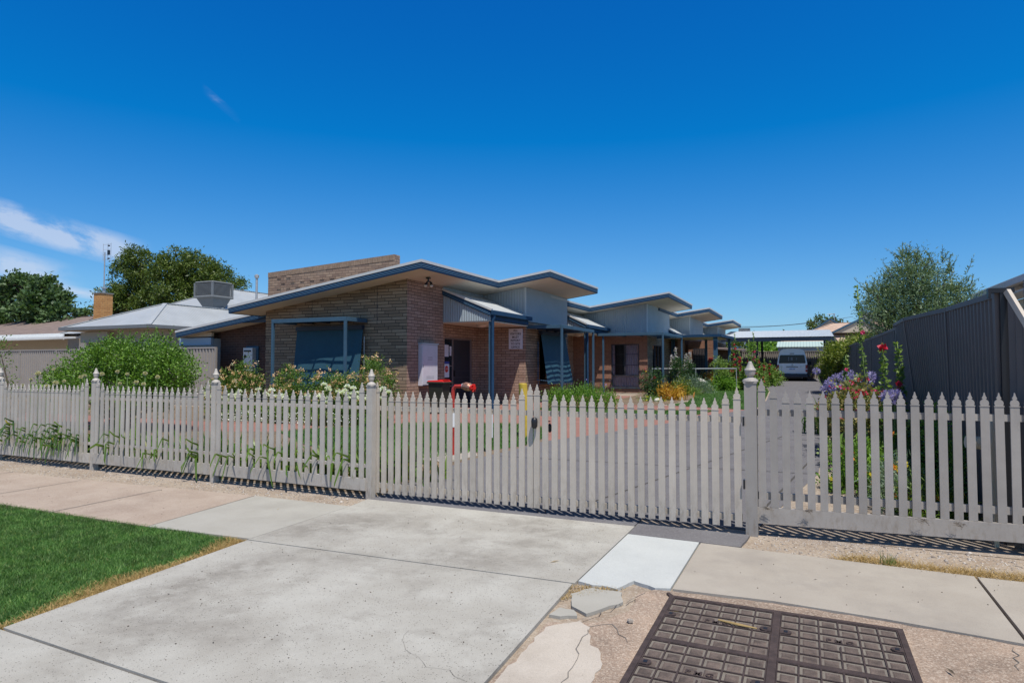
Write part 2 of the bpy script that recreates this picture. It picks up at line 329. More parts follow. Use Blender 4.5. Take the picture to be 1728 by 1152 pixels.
M['bstreet'] = brick_mat('bstreet', [(.235,.165,.105),(.30,.213,.14),(.35,.26,.175),(.27,.19,.125),(.20,.145,.098)], (.06,.047,.038), .48, .0885, .25, .016)
M['bside'] = brick_mat('bside', [(.30,.19,.135),(.37,.24,.175),(.42,.28,.21),(.33,.21,.155)], (.09,.06,.05), .32, .0885, .5, .014)
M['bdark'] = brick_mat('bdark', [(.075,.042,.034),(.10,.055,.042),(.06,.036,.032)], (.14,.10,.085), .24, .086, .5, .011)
M['bparapet'] = brick_mat('bparapet', [(.27,.185,.135),(.31,.22,.16),(.25,.17,.125),(.20,.135,.105),(.29,.21,.155)], (.09,.065,.05), .31, .10, .5, .014)
M['bred'] = brick_mat('bred', [(.27,.14,.095),(.33,.17,.115),(.30,.155,.105)], (.12,.075,.06), .3, .0885, .5, .01)
M['borange'] = brick_mat('borange', [(.5,.25,.09),(.56,.29,.11),(.44,.21,.075)], (.25,.15,.08), .24, .086, .5, .012)
M['blue'] = mat('blue', (.018,.055,.115), .6, spec=.15, var=.12, vscale=2)
M['bluedk'] = mat('bluedk', (.010,.020,.042), .5)
M['bluelt'] = mat('bluelt', (.09,.19,.30), .6)
M['bluegrey'] = mat('bluegrey', (.05,.105,.16), .6, spec=.2, var=.15, vscale=3)
M['blind'] = mat('blind', (.018,.075,.112), .75, var=.12, vscale=5)
M['capwhite'] = mat('capwhite', (.56,.56,.545), .45, var=.06)
M['roofmetal'] = mat('roofmetal', (.50,.52,.52), .4, metal=.0, spec=.6, var=.06, vscale=1.5)
M['roofgrey'] = mat('roofgrey', (.38,.40,.41), .42, spec=.5, var=.12, vscale=1.2)
M['soffit'] = mat('soffit', (.62,.565,.47), .75, var=.07, vscale=2)
M['clad'] = mat('clad', (.33,.385,.42), .5, var=.07, vscale=1.5)
M['cladtrim'] = mat('cladtrim', (.5,.55,.57), .5)
M['meter'] = mat('meter', (.60,.58,.62), .45, var=.05)
M['black'] = mat('black', (.012,.012,.014), .4)
M['rubber'] = mat('rubber', (.02,.02,.02), .8)
M['frame_dk'] = mat('frame_dk', (.05,.045,.055), .45)
M['frame_br'] = mat('frame_br', (.20,.15,.14), .5)
M['door'] = mat('door', (.028,.027,.036), .5, var=.2, vscale=60)
M['curtain'] = mat('curtain', (.72,.58,.60), .9, var=.1, vscale=5)
M['fence'] = mat('fence', (.47,.43,.38), .55, var=.12, vscale=2.5, grain=(90,.03))
M['gate'] = mat('gate', (.50,.44,.37), .55, var=.10, vscale=2.5, grain=(90,.03))
M['fence_r'] = mat('fence_r', (.345,.315,.285), .55, var=.14, vscale=2.5, grain=(90,.03))
for k_ in ('fence', 'gate', 'fence_r'): weather(M[k_])
M['taupe'] = mat('taupe', (.30,.265,.235), .5, var=.08, vscale=2)
M['taupe2'] = mat('taupe2', (.125,.103,.094), .5, var=.12, vscale=2)
M['tile'] = mat('tile', (.20,.15,.13), .8, var=.25, vscale=3, grain=(25,.15))
M['tile2'] = mat('tile2', (.46,.33,.255), .8, var=.2, vscale=3, grain=(20,.1))
M['cream'] = mat('cream', (.50,.43,.33), .8, var=.06)
M['offwhite'] = mat('offwhite', (.68,.68,.66), .6, var=.06)
M['coolgrey'] = mat('coolgrey', (.17,.18,.185), .6, var=.1)
M['redpaint'] = mat('redpaint', (.42,.035,.025), .4, var=.3, vscale=12)
M['redbright'] = mat('redbright', (.62,.02,.012), .38, var=.08)
M['whitepaint'] = mat('whitepaint', (.74,.74,.73), .45)
M['bin'] = mat('bin', (.02,.025,.016), .6)
M['binred'] = mat('binred', (.52,.015,.015), .35)
M['yellow'] = mat('yellow', (.58,.40,.05), .5, var=.12, vscale=8)
M['brass'] = mat('brass', (.42,.22,.15), .4, metal=.5, var=.5, vscale=25)
M['iron'] = mat('iron', (.065,.045,.041), .7, metal=.2, var=.35, vscale=20, bump=.4, bscale=120)
M['pitfill'] = concrete_mat('pitfill', (.155,.135,.12), (.20,.182,.158), (.095,.07,.068), .2, 130, 1.0)
M['vanwhite'] = mat('vanwhite', (.84,.83,.81), .3, coat=.5)
M['glassdk'] = mat('glassdk', (.008,.02,.03), .06, spec=.3)
M['taillight'] = mat('taillight', (.35,.015,.02), .2)
M['chrome'] = mat('chrome', (.5,.5,.5), .2, metal=1)
M['plate'] = mat('plate', (.75,.78,.82), .4)
M['solar'] = mat('solar', (.03,.06,.16), .25)
M['galv'] = mat('galv', (.42,.43,.44), .45, metal=.5, var=.15)
M['pvc'] = mat('pvc', (.62,.56,.42), .5, var=.05)
M['wood'] = mat('wood', (.10,.07,.05), .85, var=.3, vscale=6)
M['bark'] = mat('bark', (.10,.075,.055), .95, var=.4, vscale=9, bump=.6, bscale=30)
M['stone'] = mat('stone', (.38,.33,.28), .9, var=.45, vscale=30)
M['rockwhite'] = mat('rockwhite', (.6,.57,.52), .9, var=.2, vscale=10, bump=.5, bscale=20)
M['twig'] = mat('twig', (.12,.09,.06), .95, var=.4, vscale=20)
M['ink'] = mat('ink', (.015,.015,.02), .6)
M['paper'] = mat('paper', (.66,.64,.70), .6)
M['lampglass'] = mat('lampglass', (.62,.52,.44), .3)
def glass():
    m = bpy.data.materials.new('pane'); m.use_nodes = True; n = m.node_tree; n.nodes.remove(n.nodes["Principled BSDF"])
    a = N(n, "ShaderNodeBsdfTransparent"); a.inputs[0].default_value = (.94,.93,.95,1); g = N(n, "ShaderNodeBsdfGlossy"); g.inputs['Roughness'].default_value = .03
    f = N(n, "ShaderNodeFresnel"); f.inputs[0].default_value = 1.5; x = N(n, "ShaderNodeMixShader")
    n.links.new(f.outputs[0], x.inputs[0]); n.links.new(a.outputs[0], x.inputs[1]); n.links.new(g.outputs[0], x.inputs[2]); n.links.new(x.outputs[0], n.nodes["Material Output"].inputs[0]); return m
M['pane'] = glass()
M['l_shrub'] = leaf_mat('l_shrub', (.045,.12,.008), (.17,.31,.035), .2)
M['l_rose'] = leaf_mat('l_rose', (.05,.12,.02), (.16,.25,.04), .3)
M['l_tree1'] = leaf_mat('l_tree1', (.045,.09,.03), (.11,.18,.07), .25)
M['l_tree2'] = leaf_mat('l_tree2', (.035,.075,.012), (.14,.185,.03), .25)
M['l_olive'] = leaf_mat('l_olive', (.085,.145,.06), (.24,.33,.18), .2)
M['l_hedge'] = leaf_mat('l_hedge', (.08,.14,.015), (.24,.27,.04), .3)
M['l_dark'] = leaf_mat('l_dark', (.02,.055,.018), (.06,.13,.035), .25)
M['l_bright'] = leaf_mat('l_bright', (.09,.2,.025), (.2,.36,.05), .35)
M['l_strap'] = leaf_mat('l_strap', (.05,.12,.02), (.15,.24,.035), .3, .4, c3=(.42,.30,.06))
M['l_holly'] = leaf_mat('l_holly', (.10,.19,.04), (.27,.37,.10), .35)
M['l_mixed'] = leaf_mat('l_mixed', (.10,.15,.04), (.34,.27,.10), .3)
M['l_orange'] = leaf_mat('l_orange', (.40,.16,.03), (.62,.42,.06), .35)
M['l_grey'] = leaf_mat('l_grey', (.12,.19,.13), (.24,.32,.22), .25)
M['grass'] = leaf_mat('grass', (.028,.10,.014), (.15,.28,.07), .3, .55, c3=(.30,.30,.10), patch=5)
M['drygrass'] = leaf_mat('drygrass', (.30,.19,.07), (.52,.38,.17), .2, .8)
M['mulch'] = leaf_mat('mulch', (.18,.12,.07), (.5,.38,.24), .1, .9)
M['p_rose'] = leaf_mat('p_rose', (.62,.36,.20), (.80,.58,.34), .3)
M['p_cream'] = leaf_mat('p_cream', (.55,.50,.33), (.72,.68,.50), .3)
M['p_red'] = leaf_mat('p_red', (.42,.01,.04), (.62,.04,.10), .3)
M['p_pink'] = leaf_mat('p_pink', (.58,.03,.13), (.72,.10,.24), .3)
M['p_blue'] = leaf_mat('p_blue', (.22,.19,.48), (.42,.38,.70), .3)
M['p_white'] = leaf_mat('p_white', (.70,.72,.66), (.86,.88,.84), .3)
M['p_marigold'] = leaf_mat('p_marigold', (.62,.16,.02), (.75,.30,.03), .3)
M['p_yellow'] = leaf_mat('p_yellow', (.62,.5,.04), (.75,.62,.06), .3)
M['p_plume'] = leaf_mat('p_plume', (.42,.38,.42), (.62,.58,.6), .3)
M['stem'] = mat('stem', (.16,.24,.06), .7, var=.2)
#@@PART2
# ------------------------------------------------------------------ ground
def clip(poly, y, keep_above):
    out = []
    for i, p in enumerate(poly):
        q = poly[(i+1) % len(poly)]; a = (p[1] >= y) == keep_above or p[1] == y; b = (q[1] >= y) == keep_above or q[1] == y
        if a: out.append(p)
        if a != b and p[1] != q[1]:
            t = (y-p[1])/(q[1]-p[1]); out.append((p[0]+(q[0]-p[0])*t, y))
    return out
def sheet(name, poly, lift, m, kind='structure', thick=0, label=None):
    mb = MB()
    for pc in (clip(poly, 6, False), clip(clip(poly, 6, True), 60, False), clip(poly, 60, True)):
        pc = [p for i, p in enumerate(pc) if (abs(p[0]-pc[i-1][0])+abs(p[1]-pc[i-1][1])) > 1e-6]
        if len(pc) > 2:
            n = len(pc)
            if thick: mb.add([(x, y, gz(y)+lift) for x, y in pc]+[(x, y, gz(y)+lift-thick) for x, y in pc], [tuple(range(n)), tuple(reversed(range(n, 2*n)))]+[(i, n+i, n+(i+1) % n, (i+1) % n) for i in range(n)])
            else: mb.add([(x, y, gz(y)+lift) for x, y in pc], [tuple(range(n))])
    o = build(name, mb, m, fix=bool(thick))
    if not thick:
        for p in o.data.polygons:
            if p.normal.z < 0: o.data.flip_normals(); break
    return tag(o, label, kind=kind)
def wob(pts, amp=.03, step=.12, seed=1):
    """roughen a polyline"""
    r = random.Random(seed); out = []
    for i in range(len(pts)-1):
        a = Vector((*pts[i], 0)); b = Vector((*pts[i+1], 0)); k = max(1, int((b-a).length/step)); nrm = Vector((-(b-a).y, (b-a).x, 0)).normalized()
        for j in range(k):
            p = a+(b-a)*(j/k); o = r.uniform(-amp, amp) if j else 0; out.append((p.x+nrm.x*o, p.y+nrm.y*o))
    out.append(tuple(pts[-1])); return out
g = MB()
xs = [-1500, 1500]; ys = [-300, 6, 60, 3000]
for i in range(3):
    g.add([(xs[0], ys[i], gz(ys[i])), (xs[1], ys[i], gz(ys[i])), (xs[1], ys[i+1], gz(ys[i+1])), (xs[0], ys[i+1], gz(ys[i+1]))], [(0, 1, 2, 3)])
tag(build('ground', g, M['dirt'], fix=False), kind='structure')
G_ = .012
sheet('footpath', wob([(-22, 5.02), (-10.2, 5.2), (-7.8, 5.3), (-5.7, 5.43)], .02, .2, 2)[:-1] + [(-5.68, 5.43), (-5.5, 4.0), (-22, 3.9)], .022, M['pink_path'], thick=.03)
for jx in (-6.9, -8.4, -9.9, -11.4): sheet('footpath_joint', [(jx, 3.95), (jx+.012, 3.95), (jx-.03, 5.22), (jx-.042, 5.22)], .0262, M['crack'])
sheet('footpath', [(-5.66, 5.43), (-4.345, 5.44), (-4.315, 4.085), (-5.49, 4.0)], .022, M['concrete_patch'], thick=.03)
sheet('driveway_apron', [(-4.335, 5.43), (-4.39, 5.80), (-1.43, 5.845), (-1.435, 4.17), (-4.303, 4.052)], .024, M['concrete'], thick=.03)
sheet('driveway_apron', [(-4.29, 4.036), (-1.445, 4.152), (-1.375, 2.7), (-1.37, 2.055), (-2.84, 2.10), (-4.12, 2.14), (-4.2, 3.0)], .024, M['concrete'], thick=.03)
sheet('driveway_apron', [(-4.12, 2.124), (-2.84, 2.084), (-1.37, 2.039), (-1.3, -2), (-5, -2), (-5.1, 2.115)], .020, M['concrete'], thick=.03)
sheet('footpath', [(-1.42, 5.56), (-.815, 5.545), (-.825, 4.335)] + wob([(-.825, 4.33), (-.92, 4.30), (-1.08, 4.38), (-1.15, 4.18), (-1.42, 4.20)], .012, .05, 3)[1:-1] + [(-1.425, 4.22)], .024, M['white_slab'], thick=.03)
sheet('footpath', [(-.80, 5.535), (1.06, 5.46), (1.05, 4.26), (.4, 4.34), (-.2, 4.375), (-.81, 4.33)], .024, M['concrete_grey'], thick=.03)
sheet('footpath', [(1.08, 5.46), (4.5, 5.5), (4.5, 3.9), (1.30, 4.0), (1.075, 4.2)], .022, M['concrete_grey'], thick=.03)
sheet('roadside_concrete', wob([(-1.36, 2.0), (-1.35, 3.1), (-1.37, 3.5), (-1.1, 3.62), (-.98, 3.85), (-1.0, 4.18), (-.92, 4.29), (-.8, 4.31), (-.2, 4.355), (.4, 4.32), (1.05, 4.24), (1.3, 3.96), (4.5, 3.86), (4.5, -1), (-1.3, -1)], .012, .08, 5)[:-1], .016, M['aggregate'], thick=.03)
sheet('roadside_concrete', wob([(-1.35, 3.42), (-1.2, 3.58), (-1.12, 3.52), (-1.05, 3.30), (-1.0, 3.28), (-.93, 3.12), (-.93, 2.7), (-1.0, 2.2), (-1.32, 2.2), (-1.35, 3.42)], .012, .05, 6)[:-1], .021, M['broken'], thick=.02)
sheet('roadside_concrete', wob([(-1.395, 3.98), (-1.3, 4.14), (-1.1, 4.14), (-1.05, 3.98), (-1.13, 3.83), (-1.2, 3.70), (-1.32, 3.78), (-1.395, 3.98)], .010, .05, 8)[:-1], .021, M['concrete_patch'], thick=.02)
sheet('roadside_concrete', wob([(-1.40, 3.60), (-1.38, 3.73), (-1.29, 3.73), (-1.24, 3.65), (-1.33, 3.60), (-1.40, 3.60)], .008, .04, 9)[:-1], .020, M['concrete_patch'], thick=.02)
def crack(pts, wd, z, seed):
    p = wob(pts, .018, .05, seed); mb = MB(); r = random.Random(seed)
    for a, b in zip(p[:-1], p[1:]):
        d = Vector((b[0]-a[0], b[1]-a[1])); n_ = Vector((-d.y, d.x)).normalized()*wd*r.uniform(.4, 1)
        mb.add([(a[0]-n_.x, a[1]-n_.y, z), (b[0]-n_.x, b[1]-n_.y, z), (b[0]+n_.x, b[1]+n_.y, z), (a[0]+n_.x, a[1]+n_.y, z)], [(0, 1, 2, 3)])
    tag(build('concrete_crack', mb, M['crack'], fix=False), kind='structure')
crack([(-.98, 2.4), (-1.12, 3.48)], .003, .0240, 4)
crack([(-1.14, 3.52), (-1.02, 3.62), (-.95, 3.50), (-.88, 3.42)], .0025, .0195, 5)
crack([(.98, 4.2), (.93, 3.9)], .003, .0195, 8)
crack([(-1.2, 3.60), (-1.02, 4.02), (-.96, 4.2)], .003, .0195, 9)
# asphalt ramp and gate strip, driveway
sheet('asphalt_ramp', wob([(-1.425, 5.58), (-.82, 5.57), (-.49, 5.56), (-.45, 5.98)], .006, .1, 3) + [(-1.43, 5.98)], .020, M['asph_dark'], thick=.03)
sheet('driveway_strip', [(-4.39, 5.815), (-1.445, 5.86), (-1.445, 6.25), (-4.38, 6.25)], .018, M['asph_dark'], thick=.03)
sheet('driveway', [(-4.42, 6.2), (-.42, 6.2), (-.18, 7.6), (.15, 9.46), (.37, 13.5), (.6, 18.9), (.78, 28), (.95, 48.5), (-4.6, 48.5), (-4.6, 38.5), (-1.9, 37.0), (-1.35, 30), (-1.2, 24), (-1.25, 20.4), (-1.56, 19.6), (-2.8, 16.35), (-2.92, 15.2), (-3.36, 14.0), (-3.88, 12.4), (-4.43, 11.1), (-4.5, 9.9), (-4.7, 8.6), (-4.6, 7.2)], .008, M['asphalt'], thick=.03)
for (a, b, w_) in [((-.42, 6.9), (.25, 12.0), .012), ((-2.2, 6.3), (-.4, 13.5), .012), ((-4.4, 9.2), (.1, 9.4), .01), ((-3.6, 12.8), (.3, 13.1), .012), ((-1.9, 18.3), (.5, 18.4), .012)]:
    d = Vector((b[0]-a[0], b[1]-a[1])).normalized()*w_
    sheet('driveway_joint', [(a[0]+d.y, a[1]-d.x), (b[0]+d.y, b[1]-d.x), (b[0]-d.y, b[1]+d.x), (a[0]-d.y, a[1]+d.x)], .012, M['joint'])
# red path along the building, lawns and beds
sheet('garden_soil', [(-30, 6.1), (-4.45, 6.1), (-4.6, 7.2), (-4.7, 8.6), (-4.5, 9.9), (-4.43, 11.1), (-5.2, 13.2), (-9.3, 12.7), (-9.0, 11.4), (-30, 9.6)], .004, M['soil'])
sheet('brick_path', [(-30, 9.7), (-11.8, 9.95), (-10.3, 10.5), (-9.0, 11.5), (-8.5, 13.0), (-6.1, 13.65), (-5.3, 13.2), (-4.43, 11.1), (-3.88, 12.4), (-3.36, 14.0), (-2.92, 15.2), (-2.8, 16.35), (-1.56, 19.6), (-1.25, 20.2), (-4.0, 20.6), (-5.6, 21.5), (-6.0, 25), (-16, 25), (-16, 14.8), (-30, 14.8)], .006, M['red_path'], thick=.02)
sheet('garden_soil', [(-30, 11.4), (-13.2, 11.5), (-11.2, 12.8), (-10.2, 13.6), (-10.2, 14.8), (-30, 14.8)], .011, M['soil'])
LAWN1 = [(-9.6, 11.6), (-8.5, 13.0), (-6.14, 13.66), (-5.29, 13.2), (-4.6, 11.6), (-4.52, 10.4), (-4.8, 9.85), (-5.15, 8.9), (-5.6, 8.0), (-6.5, 8.2), (-8.5, 9.2), (-10.2, 10.4)]
sheet('lawn', LAWN1, .012, M['lawn'])
sheet('mulch_bed', [(-6.6, 6.3), (-4.75, 6.3), (-4.75, 8.3), (-5.5, 8.2), (-6.6, 8.1)], .008, M['soil'])
sheet('hydrant_slab', [(-5.7, 8.55), (-4.85, 8.3), (-4.75, 9.1), (-5.0, 9.5), (-5.6, 9.4)], .016, M['concrete_grey'], thick=.03)
sheet('garden_soil', [(-4.2, 20.4), (-6.1, 20.6), (-6.3, 40), (-1.8, 40), (-1.9, 37)], .012, M['soil'])
LAWN2 = [(-4.0, 20.6), (-3.6, 22.2), (-3.95, 26.5), (-3.8, 32.9), (-2.8, 36.0), (-1.95, 36.2), (-1.4, 30), (-1.25, 24), (-1.3, 20.4), (-1.6, 19.75)]
sheet('lawn', LAWN2, .018, M['lawn'])
LAWN3 = [(-7.4, 18.1), (-4.4, 18.2), (-2.35, 19.0), (-2.6, 17.6), (-4.6, 16.9), (-6.5, 16.7)]
sheet('lawn', LAWN3, .014, M['lawn'])
sheet('garden_soil', [(-.40, 6.15), (3, 6.15), (3, 45), (.92, 45), (.78, 28), (.6, 18.9), (.37, 13.5), (.15, 9.46), (-.18, 7.6)], .004, M['dirt'])

# ---- grass blades
def in_poly(P, poly):
    x, y = P[:, 0], P[:, 1]; c = np.zeros(len(P), bool); n = len(poly)
    for i in range(n):
        x1, y1 = poly[i]; x2, y2 = poly[(i+1) % n]
        k = ((y1 > y) != (y2 > y)) & (x < (x2-x1)*(y-y1)/((y2-y1) if y2 != y1 else 1e-9)+x1); c ^= k
    return c
def scatter(poly, n, dens=None):
    xs_ = [p[0] for p in poly]; ys_ = [p[1] for p in poly]; out = np.zeros((0, 2))
    while len(out) < n:
        P = np.column_stack([rng.uniform(min(xs_), max(xs_), n*2), rng.uniform(min(ys_), max(ys_), n*2)]); P = P[in_poly(P, poly)]
        if dens is not None: P = P[rng.random(len(P)) < dens(P)]
        out = np.vstack([out, P])
    return out[:n]
def blades(P, h, wd, lean=.5, z0=.0):
    n = len(P); a = rng.uniform(0, 2*np.pi, n); b = rng.uniform(0, 2*np.pi, n); hh = h*rng.uniform(.5, 1.2, n); ln = lean*hh*rng.uniform(.2, 1.3, n)
    z = np.where(P[:, 1] > 6, .0135*(P[:, 1]-6), 0)+z0
    dx, dy = np.cos(a)*wd/2, np.sin(a)*wd/2
    V = np.zeros((n, 3, 3)); V[:, 0] = np.column_stack([P[:, 0]-dx, P[:, 1]-dy, z]); V[:, 1] = np.column_stack([P[:, 0]+dx, P[:, 1]+dy, z])
    V[:, 2] = np.column_stack([P[:, 0]+np.cos(b)*ln, P[:, 1]+np.sin(b)*ln, z+hh])
    return V.reshape(-1, 3), np.arange(3*n).reshape(n, 3)
VERGE = wob([(-16, 3.88), (-7.6, 3.93), (-5.5, 4.0), (-4.36, 4.03), (-4.16, 2.2), (-4.15, 1.6), (-16, 1.6)], .02, .15, 12)[:-1]
sheet('verge_lawn', VERGE, .010, M['lawn'])
def edge_d(P): # distance to the apron edge
    return np.abs(P[:, 0] - (-4.36+(4.03-P[:, 1])*.11))
Pn = scatter([(-9, 4.0), (-4.34, 4.04), (-4.14, 2.1), (-9, 1.9)], 150000, lambda P: np.clip(edge_d(P)*9-.15, .03, 1)*np.clip(1.3-(P[:, 0]+4.3)/-7, .45, 1))
tag(build('turf_grass', blades(Pn, .026, .0055, .9, .008), M['grass']), 'short mown green turf on the verge beside the concrete apron', 'grass', kind='stuff')
Pd = scatter([(-4.75, 4.05), (-4.30, 4.04), (-4.1, 2.1), (-4.5, 2.1)], 9000, lambda P: np.clip(1.1-edge_d(P)*7+.5*np.sin(P[:,1]*5), 0, 1))
tag(build('dry_grass', blades(Pd, .022, .006, 1.6, .008), M['drygrass']), 'straw coloured dry grass along the apron edge of the verge', 'grass', kind='stuff')
for nm, poly, cnt in (('hydrant', LAWN1, 26000), ('curved', LAWN2, 22000), ('narrow', LAWN3, 9000)):
    tag(build('lawn_grass', blades(scatter(poly, cnt), .055, .016, .7, .012), M['grass']), {'hydrant': 'green lawn patch behind the gate around the fire hydrant', 'curved': 'bright curved lawn beside the driveway in front of the flower beds', 'narrow': 'narrow lawn strip between the two red brick paths'}[nm], 'grass', kind='stuff')
Pm = scatter([(-6.8, 6.2), (-4.7, 6.2), (-4.6, 7.6), (-5.0, 8.4), (-6.6, 8.4)], 5000)
tag(build('leaf_mulch', blades(Pm, .03, .04, 1.5, .008), M['mulch']), 'brown leaf litter and mulch behind the left gate leaf', 'mulch', kind='stuff')
Pr = scatter([(.15, 5.54), (1.05, 5.47), (1.9, 5.5), (1.9, 5.72), (.9, 5.65), (.35, 5.72)], 2600)
tag(build('dry_grass', blades(Pr, .05, .005, 2.0, .0), M['drygrass']), 'matted straw grass at the edge of the right footpath', 'grass', kind='stuff')
Pw = np.vstack([rng.normal((.56, 5.58), (.03, .02), (40, 2))]); tag(build('weed', blades(Pw, .10, .007, .5), M['grass']), 'small green weed tuft in the dry grass by the right footpath', 'weed')
Pc = scatter([(-1.45, 4.12), (-1.3, 4.22), (-1.1, 4.22), (-1.2, 4.1), (-1.42, 3.85)], 500); tag(build('crack_weeds', blades(Pc, .018, .006, 1.4, .012), M['drygrass']), 'dry weeds growing in the joint at the white slab corner', 'weeds', kind='stuff')
# loose stones
def stones(P, smin, smax, zoff=0):
    base = np.array([(1,0,0),(-1,0,0),(0,1,0),(0,-1,0),(0,0,1),(0,0,-1)], float); F = np.array([(0,2,4),(2,1,4),(1,3,4),(3,0,4),(2,0,5),(1,2,5),(3,1,5),(0,3,5)])
    n = len(P); s = rng.uniform(smin, smax, (n, 1, 1))*rng.uniform(.6, 1.3, (n, 6, 1))*np.array([1, 1, .6]); a = rng.uniform(0, 6.28, n)
    B = base[None]*s; ca, sa = np.cos(a)[:, None], np.sin(a)[:, None]
    V = np.stack([B[:, :, 0]*ca-B[:, :, 1]*sa+P[:, 0:1], B[:, :, 0]*sa+B[:, :, 1]*ca+P[:, 1:2], B[:, :, 2]+np.where(P[:, 1:2] > 6, .0135*(P[:, 1:2]-6), 0)+zoff], -1)
    return V.reshape(-1, 3), (F[None]+6*np.arange(n)[:, None, None]).reshape(-1, 3)
M['gravelmix'] = leaf_mat('gravelmix', (.16, .13, .11), (.52, .47, .42), 0.0, .9)
crack([(-2.02, 3.05), (-1.98, 2.93), (-1.90, 2.84), (-1.80, 2.80), (-1.70, 2.72), (-1.58, 2.74), (-1.46, 2.68)], .0011, .0262, 3)
Pg = np.vstack([scatter([(-4.1, 2.2), (-4.25, 4.0), (-1.5, 4.1), (-1.42, 2.2)], 150), scatter([(-4.3, 4.1), (-4.35, 5.75), (-1.5, 5.8), (-1.5, 4.2)], 90), scatter([(-.75, 4.4), (-.75, 5.5), (4, 5.45), (4, 4.3)], 70), scatter([(-11, 4.1), (-5.6, 4.2), (-5.7, 5.3), (-11, 5.1)], 90)])
M['grit'] = leaf_mat('gritmix', (.05, .045, .04), (.20, .15, .11), 0, .9)
tag(build('grit', stones(Pg, .002, .006, .027), M['grit']), 'dark grit and seed specks lying on the concrete slabs', 'grit', kind='stuff')
Ps = np.vstack([scatter([(-13, 5.1), (-5.7, 5.42), (-4.42, 5.46), (-4.4, 6.3), (-13, 6.3)], 5200), scatter([(-.42, 5.56), (4, 5.5), (4, 7.2), (-.3, 7.2)], 5200), scatter([(-.2, 7.0), (1.4, 7.0), (1.4, 9.5), (.2, 9.5)], 2500)])
tag(build('gravel', stones(Ps, .004, .013), M['gravelmix']), 'loose gravel and crushed stone under the picket fence', 'gravel', kind='stuff')
Pb = np.vstack([scatter([(.3, 5.72), (1.8, 5.66), (1.8, 6.2), (.3, 6.2)], 60), scatter([(-9, 5.5), (-4.6, 5.6), (-4.6, 5.85), (-9, 5.85)], 40)])
tag(build('rubble', stones(Pb, .012, .028), M['gravelmix']), 'coarser stone rubble lying on the bare dirt by the fence', 'rubble', kind='stuff')
Pl = np.array([atG(*p)[:2] for p in ()] or [(-1.7, 4.6)]);
for (x, y, l, lb, c_) in [(-1.72, 4.55, .05, 'tan dry leaf on the apron near the white slab', 'l_orange'), (-.72, 3.93, .03, 'pale straw curl lying on the pit lid', 'drygrass'), (.62, 3.72, .035, 'red brown gum leaf on the rough concrete', 'twig'), (-.15+.2, 4.9, .014, 'dark crumb on the grey footpath slab', 'crack'), (-4.9, 5.0, .018, 'reddish leaf on the left grey slab', 'l_orange')]:
    a = rnd.uniform(0, 3); dx, dy = math.cos(a)*l, math.sin(a)*l
    mb = MB().add([(x-dx, y-dy, .030), (x+dy*.2, y-dx*.2, .036), (x+dx, y+dy, .032), (x-dy*.2, y+dx*.2, .030)], [(0, 1, 2, 3)])
    tag(build('fallen_leaf', mb, M[c_], loc=(x, y, .03), fix=False), lb, 'leaf')

# ------------------------------------------------------------------ utility pit cover
pit = thing('pit_cover', (-.17, 3.6, .016), 'cast iron ribbed telecom pit cover of square cells lettered PMG', 'pit cover')
fr = MB(); X0, X1, Y0, Y1 = -.80, .48, 2.82, 4.20; zt = .030
for a in ((X0, X1, Y1-.035, Y1), (X0, X1, Y0, Y0+.035), (X0, X0+.03, Y0+.035, Y1-.035), (X1-.03, X1, Y0+.035, Y1-.035), (-.185, -.145, Y0+.035, Y1-.035)): fr.box(*a, .0, zt)
fr.box(X0+.03, -.186, 3.497, 3.533, 0, .0285); fr.box(-.144, X1-.03, 3.497, 3.533, 0, .0285)
fr.hexa([(X0-.03, Y1+.03, .01), (X0-.015, Y1+.045, .01), (X0+.02, Y1, .01), (X0, Y1-.02, .01), (X0-.03, Y1+.03, zt), (X0-.015, Y1+.045, zt), (X0+.02, Y1, zt-.001), (X0, Y1-.02, zt-.001)])
build('frame', fr, M['iron'], pit)
def text(body, size, loc, rot, m, parent, ext=.002, name='lettering', width=None, offset=0):
    c = bpy.data.curves.new(name, 'FONT'); c.body = body; c.size = size; c.extrude = ext; c.align_x = 'CENTER'; c.align_y = 'CENTER'; c.offset = offset; c.space_line = .95
    t = bpy.data.objects.new('t', c); COL.objects.link(t); bpy.context.view_layer.update()
    me = bpy.data.meshes.new_from_object(t.evaluated_get(bpy.context.evaluated_depsgraph_get())); bpy.data.objects.remove(t)
    o = bpy.data.objects.new(name, me); me.materials.clear(); me.materials.append(m); COL.objects.link(o)
    o.location = Vector(loc)-(Vector(parent.location) if parent else Vector()); o.rotation_euler = rot; o.parent = parent
    return o
